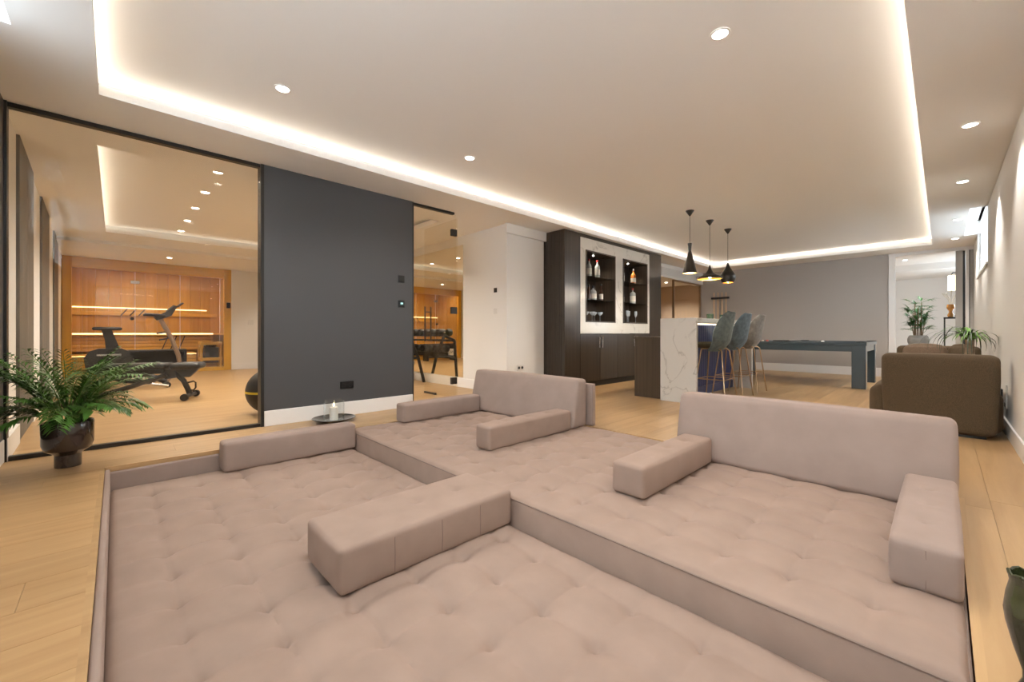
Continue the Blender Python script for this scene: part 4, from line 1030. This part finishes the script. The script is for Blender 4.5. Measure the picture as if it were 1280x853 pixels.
def leaf_ribbon(bm, p0, p1, p2, w, up=Vector((0, 0, 1)), fold=.25):
    # pointed leaflet through three points
    p0, p1, p2 = Vector(p0), Vector(p1), Vector(p2)
    d = (p2 - p0).normalized(); s = d.cross(up)
    if s.length < 1e-4: s = d.orthogonal()
    s.normalize(); n = s.cross(d)
    a = bm.verts.new(p0); l = bm.verts.new(p1 - s * w + n * w * fold); c = bm.verts.new(p1); r = bm.verts.new(p1 + s * w + n * w * fold); t = bm.verts.new(p2)
    for f in ((a, l, c), (a, c, r), (l, t, c), (c, t, r)): bm.faces.new(f)
def frond(parent, base, az, elev, L, droop, leafL, nl, mat, lim, w=.011):
    mb = MB(); pts = []; p = Vector(base); e = elev
    n = 10
    d0 = Vector((math.cos(az), math.sin(az), 0))
    for i in range(n + 1):
        pts.append(Vector(lim(p))); dirv = d0 * math.cos(e) + Vector((0, 0, math.sin(e)))
        p = p + dirv * (L / n); e -= droop / n
    mb.tube(pts, [.0035 * (1 - .7 * i / n) for i in range(n + 1)], 5)
    side = d0.cross(Vector((0, 0, 1)))
    for k in range(nl):
        t = .30 + .70 * k / (nl - 1); i = min(n - 1, int(t * n)); q = pts[i].lerp(pts[i + 1], t * n - i)
        dirv = (pts[i + 1] - pts[i])
        if dirv.length < 1e-6: dirv = d0.copy()
        dirv.normalize()
        ll = leafL * (.55 + .45 * math.sin(math.pi * min(1, .25 + .75 * (t - .3) / .7))) * random.uniform(.85, 1.1)
        for s in (-1, 1):
            dd = (side * s * .8 + dirv * .75 + Vector((0, 0, random.uniform(-.05, .18)))).normalized()
            p1 = q + dd * ll * .5; p2 = q + dd * ll + Vector((0, 0, -ll * random.uniform(.18, .4)))
            leaf_ribbon(mb.bm, q, lim(p1), lim(p2), w * random.uniform(.8, 1.1))
    o = mb.build('frond', mat, parent, smooth=60)
    return o

# parlour palm in the glazed pot
PP = Vector((-4.10, -.235, 0))
pl = thing('potted_palm', 'leafy parlour palm in a dark glazed footed pot by the glass partition', 'potted plant', PP)
MB().lathe([(.055, 0), (.066, .004), (.066, .085), (.08, .10), (.112, .12), (.126, .16), (.128, .30), (.124, .307), (.118, .30), (.116, .285), (.0001, .28)], 36, PP).build('pot', M['potdark'], pl)
MB().lathe([(.0001, .286), (.116, .286)], 24, PP, cap=False).build('soil', M['soil'], pl)
def lim1(p): return (max(-4.50, p[0]), max(-.545, p[1]), p[2])
for i in range(58):
    az = i * 2.399 + random.uniform(-.2, .2); rr = .075 * random.random()
    inner = i % 2
    frond(pl, PP + Vector((rr * math.cos(az), rr * math.sin(az), .285)), az, random.uniform(1.25, 1.50) if inner else random.uniform(.85, 1.3), random.uniform(.48, .62) if inner else random.uniform(.30, .52), random.uniform(.7, 1.5) if inner else random.uniform(1.0, 1.9), .115, 16, M['leafA'], lim1, .010)

# rhapis palm in the round grey pot, on a low plinth
ps = thing('plant_stand', 'plain pale plinth carrying the round grey planter', 'plant stand', (-.25, 8.6, 0))
MB().box(-.42, -.08, 8.43, 8.77, 0, .66, .006).build('plinth_body', M['trim'], ps, smooth=0)
MB().box(-.44, -.06, 8.41, 8.79, .66, .685, .004).build('plinth_top', M['trim'], ps, smooth=0)
RP = Vector((-.25, 8.6, .686))
rh = thing('potted_lady_palm', 'lady palm with fan leaves in a round grey stone pot', 'potted plant', RP)
MB().lathe([(.07, 0), (.095, .03), (.118, .085), (.118, .13), (.105, .17), (.092, .185), (.086, .185), (.09, .16), (.0001, .16)], 32, RP).build('pot', M['potgrey'], rh)
MB().lathe([(.0001, .175), (.088, .165)], 20, RP, cap=False).build('soil', M['soil'], rh)
for i in range(11):
    az = i * 2.399; r0 = .045
    top = RP + Vector((math.cos(az) * random.uniform(.02, .10), math.sin(az) * random.uniform(.02, .10), random.uniform(.34, .72)))
    b0 = RP + Vector((r0 * math.cos(az), r0 * math.sin(az), .16))
    MB().tube([b0, b0.lerp(top, .5) + Vector((0, 0, .02)), top], .005, 6).build('cane', M['trunk'], rh)
    for k in range(5):
        a = az + k * 1.75 + random.uniform(-.4, .4); st = b0.lerp(top, .25 + .75 * k / 4)
        el = random.uniform(.1, 1.25); hub = st + Vector((math.cos(a) * .07 * math.cos(el), math.sin(a) * .07 * math.cos(el), .07 * math.sin(el)))
        mb = MB(); mb.tube([st, hub], .002, 5)
        for m_ in range(8):
            f = (m_ - 3.5) / 3.5 * 1.2; ll = random.uniform(.10, .17) * (1 - .15 * abs(f))
            d = Vector((math.cos(a + f) * math.cos(el), math.sin(a + f) * math.cos(el), math.sin(el) * math.cos(f))).normalized()
            leaf_ribbon(mb.bm, hub, hub + d * ll * .55, hub + d * ll + Vector((0, 0, -ll * .25)), .008)
        mb.build('leaf_fan', M['leafB'], rh, smooth=60)

# ponytail palm on a side table
st = thing('side_table', 'small round dark side table between the armchairs', 'side table', (.20, 6.52, 0))
MB().lathe([(.14, 0), (.14, .01), (.02, .02), (.015, .47), (.05, .48)], 24, (.20, 6.52, 0)).build('pedestal', M['blackm'], st)
MB().lathe([(.0001, .48), (.165, .48), (.165, .50), (.0001, .50)], 32, (.20, 6.52, 0)).build('table_top', M['veneer2'], st)
TPp = Vector((.20, 6.52, .501))
po = thing('potted_ponytail', 'ponytail palm with long arching strap leaves behind the armchair', 'potted plant', TPp)
MB().lathe([(.055, 0), (.08, .01), (.09, .11), (.084, .11), (.08, .09), (.0001, .09)], 24, TPp).build('pot', M['potgrey'], po)
MB().lathe([(.055, .09), (.05, .13), (.038, .18), (.032, .25), (.036, .33), (.0001, .34)], 16, TPp).build('trunk', M['trunk'], po)
for i in range(96):
    az = i * 2.399 + random.uniform(-.2, .2); old = i % 3 == 0
    L = random.uniform(.42, .60) if old else random.uniform(.20, .38); e = random.uniform(.55, 1.25) if old else random.uniform(.9, 1.45); dr = random.uniform(2.2, 3.3) if old else random.uniform(1.4, 2.8)
    L *= 1 - .5 * max(0, math.cos(az))
    mb = MB(); p = TPp + Vector((.02 * math.cos(az), .02 * math.sin(az), .325)); n = 9
    d0 = Vector((math.cos(az), math.sin(az), 0)); sd = d0.cross(Vector((0, 0, 1))); w0 = .0065 if old else .010
    prev = None
    for k in range(n + 1):
        q = Vector((min(.385, p.x), p.y, p.z)); w = w0 * (1 - (k / n) ** 2) + .0006
        cur = (mb.bm.verts.new(q - sd * w), mb.bm.verts.new(q + sd * w))
        if prev: mb.bm.faces.new((prev[0], prev[1], cur[1], cur[0]))
        prev = cur
        p = p + (d0 * math.cos(e) + Vector((0, 0, math.sin(e)))) * (L / n); e -= dr / n
    mb.build('leaf', M['leafD'] if old else M['leafC'], po, smooth=60)

# ------------------------------------------------------------------ far room things and grey sliding leaves
for (x0, x1, yy, lab) in ((.172, .285, 11.52, 'grey sliding door leaf edge beside the far room console'), (.345, .398, 11.50, 'narrow grey door leaf tucked against the window wall')):
    t = thing('sliding_leaf', lab, 'sliding door', ((x0 + x1) / 2, yy, 0))
    MB().box(x0, x1, yy, yy + .05, .01, 2.465, .004).build('leaf_panel', M['greydoor'], t, smooth=0)
    MB().box(x1 - .02 if x0 < .2 else x0, x1 + .012 if x0 < .2 else x0 + .01, yy - .004, yy, .01, 2.46).build('dark_gap_strip', M['blackm'], t, smooth=0)  # black strip stands in for the dark gap beside the leaf
cs = thing('pedestal_table', 'slim steel framed pedestal table in the far room', 'table', (.17, 12.65, 0))
for x in (.03, .31):
    for y in (12.52, 12.78): MB().box(x - .012, x + .012, y - .012, y + .012, 0, 1.21).build('leg', M['dkgrey'], cs, smooth=0)
MB().box(.015, .325, 12.505, 12.795, 1.21, 1.24, .003).build('table_top', M['dkgrey'], cs, smooth=0)
bw_ = tag(MB().lathe([(.03, 0), (.05, .004), (.085, .03), (.08, .03), (.045, .01), (.0001, .01)], 24, (.245, 12.585, 1.241)).build('bowl', M['bronze'], None), 'small bronze bowl on the pedestal table', 'bowl')
va = thing('amber_vase', 'amber glass vase with pale dried stems on the pedestal table', 'vase', (.12, 12.70, 1.241))
MB().lathe([(.03, 0), (.045, .01), (.05, .05), (.03, .10), (.028, .13), (.065, .20), (.055, .27), (.05, .27), (.058, .2), (.0001, .15)], 24, (.12, 12.70, 1.241)).build('glass_body', M['amber'], va)
for i in range(9):
    a = i * 2.399; MB().tube([(.12, 12.70, 1.45), (.12 + .04 * math.cos(a), 12.70 + .04 * math.sin(a), 1.62), (.12 + .13 * math.cos(a), 12.70 + .13 * math.sin(a), 1.70 + .05 * (i % 3))], [.002, .004, .012], 5).build('dried_stem', M['label'], va)
fl = thing('floor_lamp', 'white cylinder lamp hanging from a dark hook behind the pedestal table', 'lamp', (.30, 13.1, 0))
MB().lathe([(.12, 0), (.12, .02), (.01, .025)], 20, (.30, 13.1, 0)).build('lamp_base', M['blackm'], fl)
MB().tube([(.30, 13.1, .02), (.30, 13.1, 2.18), (.26, 13.1, 2.22), (.16, 13.1, 2.22), (.13, 13.1, 2.17)], .01, 8).build('lamp_pole', M['blackm'], fl)
MB().lathe([(.0001, 2.17), (.07, 2.16), (.07, 1.83), (.0001, 1.83)], 20, (.15, 13.1, 0)).build('lamp_shade', pm('paper_shade', (.85, .8, .7), .8, emit=((1, .88, .65), 1.2)), fl)

# ------------------------------------------------------------------ small things
tag(MB().box(XR - .012, XR, 6.12, 6.20, .285, .365, .003).build('power_socket', M['blacksock'], None, smooth=0), 'black power socket low on the window wall behind the armchair', 'socket')
wp_ = thing('wall_plate', 'pale rectangular recessed step light plate low on the window wall', 'wall plate', (XR - .005, 5.77, .23))
MB().box(XR - .012, XR, 5.70, 5.84, .23, .44, .003).build('plate', M['whitesock'], wp_, smooth=0)
MB().box(XR - .0135, XR - .011, 5.72, 5.82, .24, .275).build('slot', M['dkgrey'], wp_, smooth=0)
t = thing('power_socket', 'black double power socket low on the charcoal wall', 'socket', (XL + .005, 1.83, .30))
MB().box(XL, XL + .011, 1.755, 1.905, .295, .375, .004).build('plate', M['blacksock'], t, smooth=0)
for y in (1.793, 1.867): MB().lathe([(.024, 0), (.024, .0135), (.02, .0135), (.0195, .006), (.0001, .006)], 16, (XL, y, .335), 'x').build('insert', M['rubber'], t)
t = thing('light_switch', 'black square light switch high on the charcoal wall', 'switch', (XL + .005, 2.487, 1.51))
MB().box(XL, XL + .010, 2.445, 2.529, 1.515, 1.60, .003).build('plate', M['blacksock'], t, smooth=0)
MB().box(XL + .009, XL + .014, 2.46, 2.514, 1.53, 1.585, .002).build('rocker', M['rubber'], t, smooth=0)
t = thing('thermostat', 'black thermostat with a small lit display on the charcoal wall', 'thermostat', (XL + .005, 2.487, 1.21))
MB().box(XL, XL + .014, 2.445, 2.529, 1.215, 1.30, .004).build('housing', M['blacksock'], t, smooth=0)
MB().box(XL + .0135, XL + .0148, 2.462, 2.512, 1.235, 1.283).build('display', M['screen'], t, smooth=0)
for k in range(2): MB().box(XL + .0147, XL + .0153, 2.472 + k * .018, 2.484 + k * .018, 1.252, 1.272, .0).build('lit_segment', pm('display_segment', (.5, .9, .9), .5, emit=((.5, .95, .95), .3)), t, smooth=0)
tag(MB().box(-4.755, -4.685, 4.170, 4.18, 1.525, 1.595, .003).build('wall_sensor', M['blacksock'], None, smooth=0), 'small black wall sensor on the white column side', 'sensor')
tag(MB().box(-4.76, -4.68, 4.171, 4.18, 1.20, 1.285, .003).build('light_switch', M['whitesock'], None, smooth=0), 'white light switch on the white column side', 'switch')
t = thing('power_socket', 'white double power socket low on the white column', 'socket', (-4.465, 4.45, .33))
MB().box(-4.47, -4.460, 4.39, 4.53, .335, .415, .003).build('plate', M['whitesock'], t, smooth=0)
for y in (4.425, 4.495): MB().lathe([(.022, 0), (.022, .012), (.018, .012), (.0175, .011), (.0001, .011)], 14, (-4.47, y, .375), 'x').build('insert', M['dkgrey'], t)

CPt = Vector((-4.285, 1.60, 0))
pla = thing('plate', 'dark bronze shallow plate on the floor carrying the candle glass', 'plate', CPt)
MB().lathe([(.09, .001), (.10, .004), (.19, .034), (.207, .044), (.203, .046), (.185, .038), (.10, .013), (.0001, .012)], 40, CPt).build('dish', pm('bronze_plate', (.06, .05, .038), .22, .5, coat=.4), pla)
hg = thing('hurricane_glass', 'clear hurricane glass cylinder round a candle on the plate', 'candle holder', CPt + Vector((0, 0, .0125)))
MB().lathe([(.0001, .002), (.09, .002), (.097, .006), (.098, .21), (.095, .21), (.094, .008), (.0001, .006)], 32, CPt + Vector((0, 0, .0125)), cap=False).build('cylinder', M['cglass'], hg)
ca = thing('candle', 'lit white pillar candle inside the hurricane glass', 'candle', CPt + Vector((-.005, .0, .021)))
MB().lathe([(.0001, 0), (.040, 0), (.040, .125), (.034, .13), (.0001, .122)], 24, CPt + Vector((-.005, .0, .021))).build('wax', M['wax'], ca)
MB().tube([CPt + Vector((-.005, 0, .14)), CPt + Vector((-.005, .001, .16))], .0015, 5).build('wick', M['print'], ca)
MB().lathe([(.0001, .155), (.006, .163), (.007, .172), (.0001, .195)], 10, CPt + Vector((-.005, .0, 0))).build('flame', M['flame'], ca)

VP = Vector((.150, 1.60, 0))
vs = thing('floor_vase', 'dark green glazed tulip vase on the oak strip beside the mattress', 'vase', VP)
MB().lathe([(.036, 0), (.04, .006), (.026, .03), (.015, .06), (.016, .08), (.030, .13), (.043, .19), (.046, .22), (.042, .26), (.036, .29), (.039, .31), (.035, .31), (.032, .29), (.038, .26), (.042, .22), (.0001, .12)], 32, VP).build('body', M['vase'], vs)
MB().tube([VP + Vector((.037 * math.cos(a * math.pi / 12), .037 * math.sin(a * math.pi / 12), .31 + .004 * math.sin(a * 1.7))) for a in range(24)], .004, 6, closed=True).build('rim', M['vase'], vs)
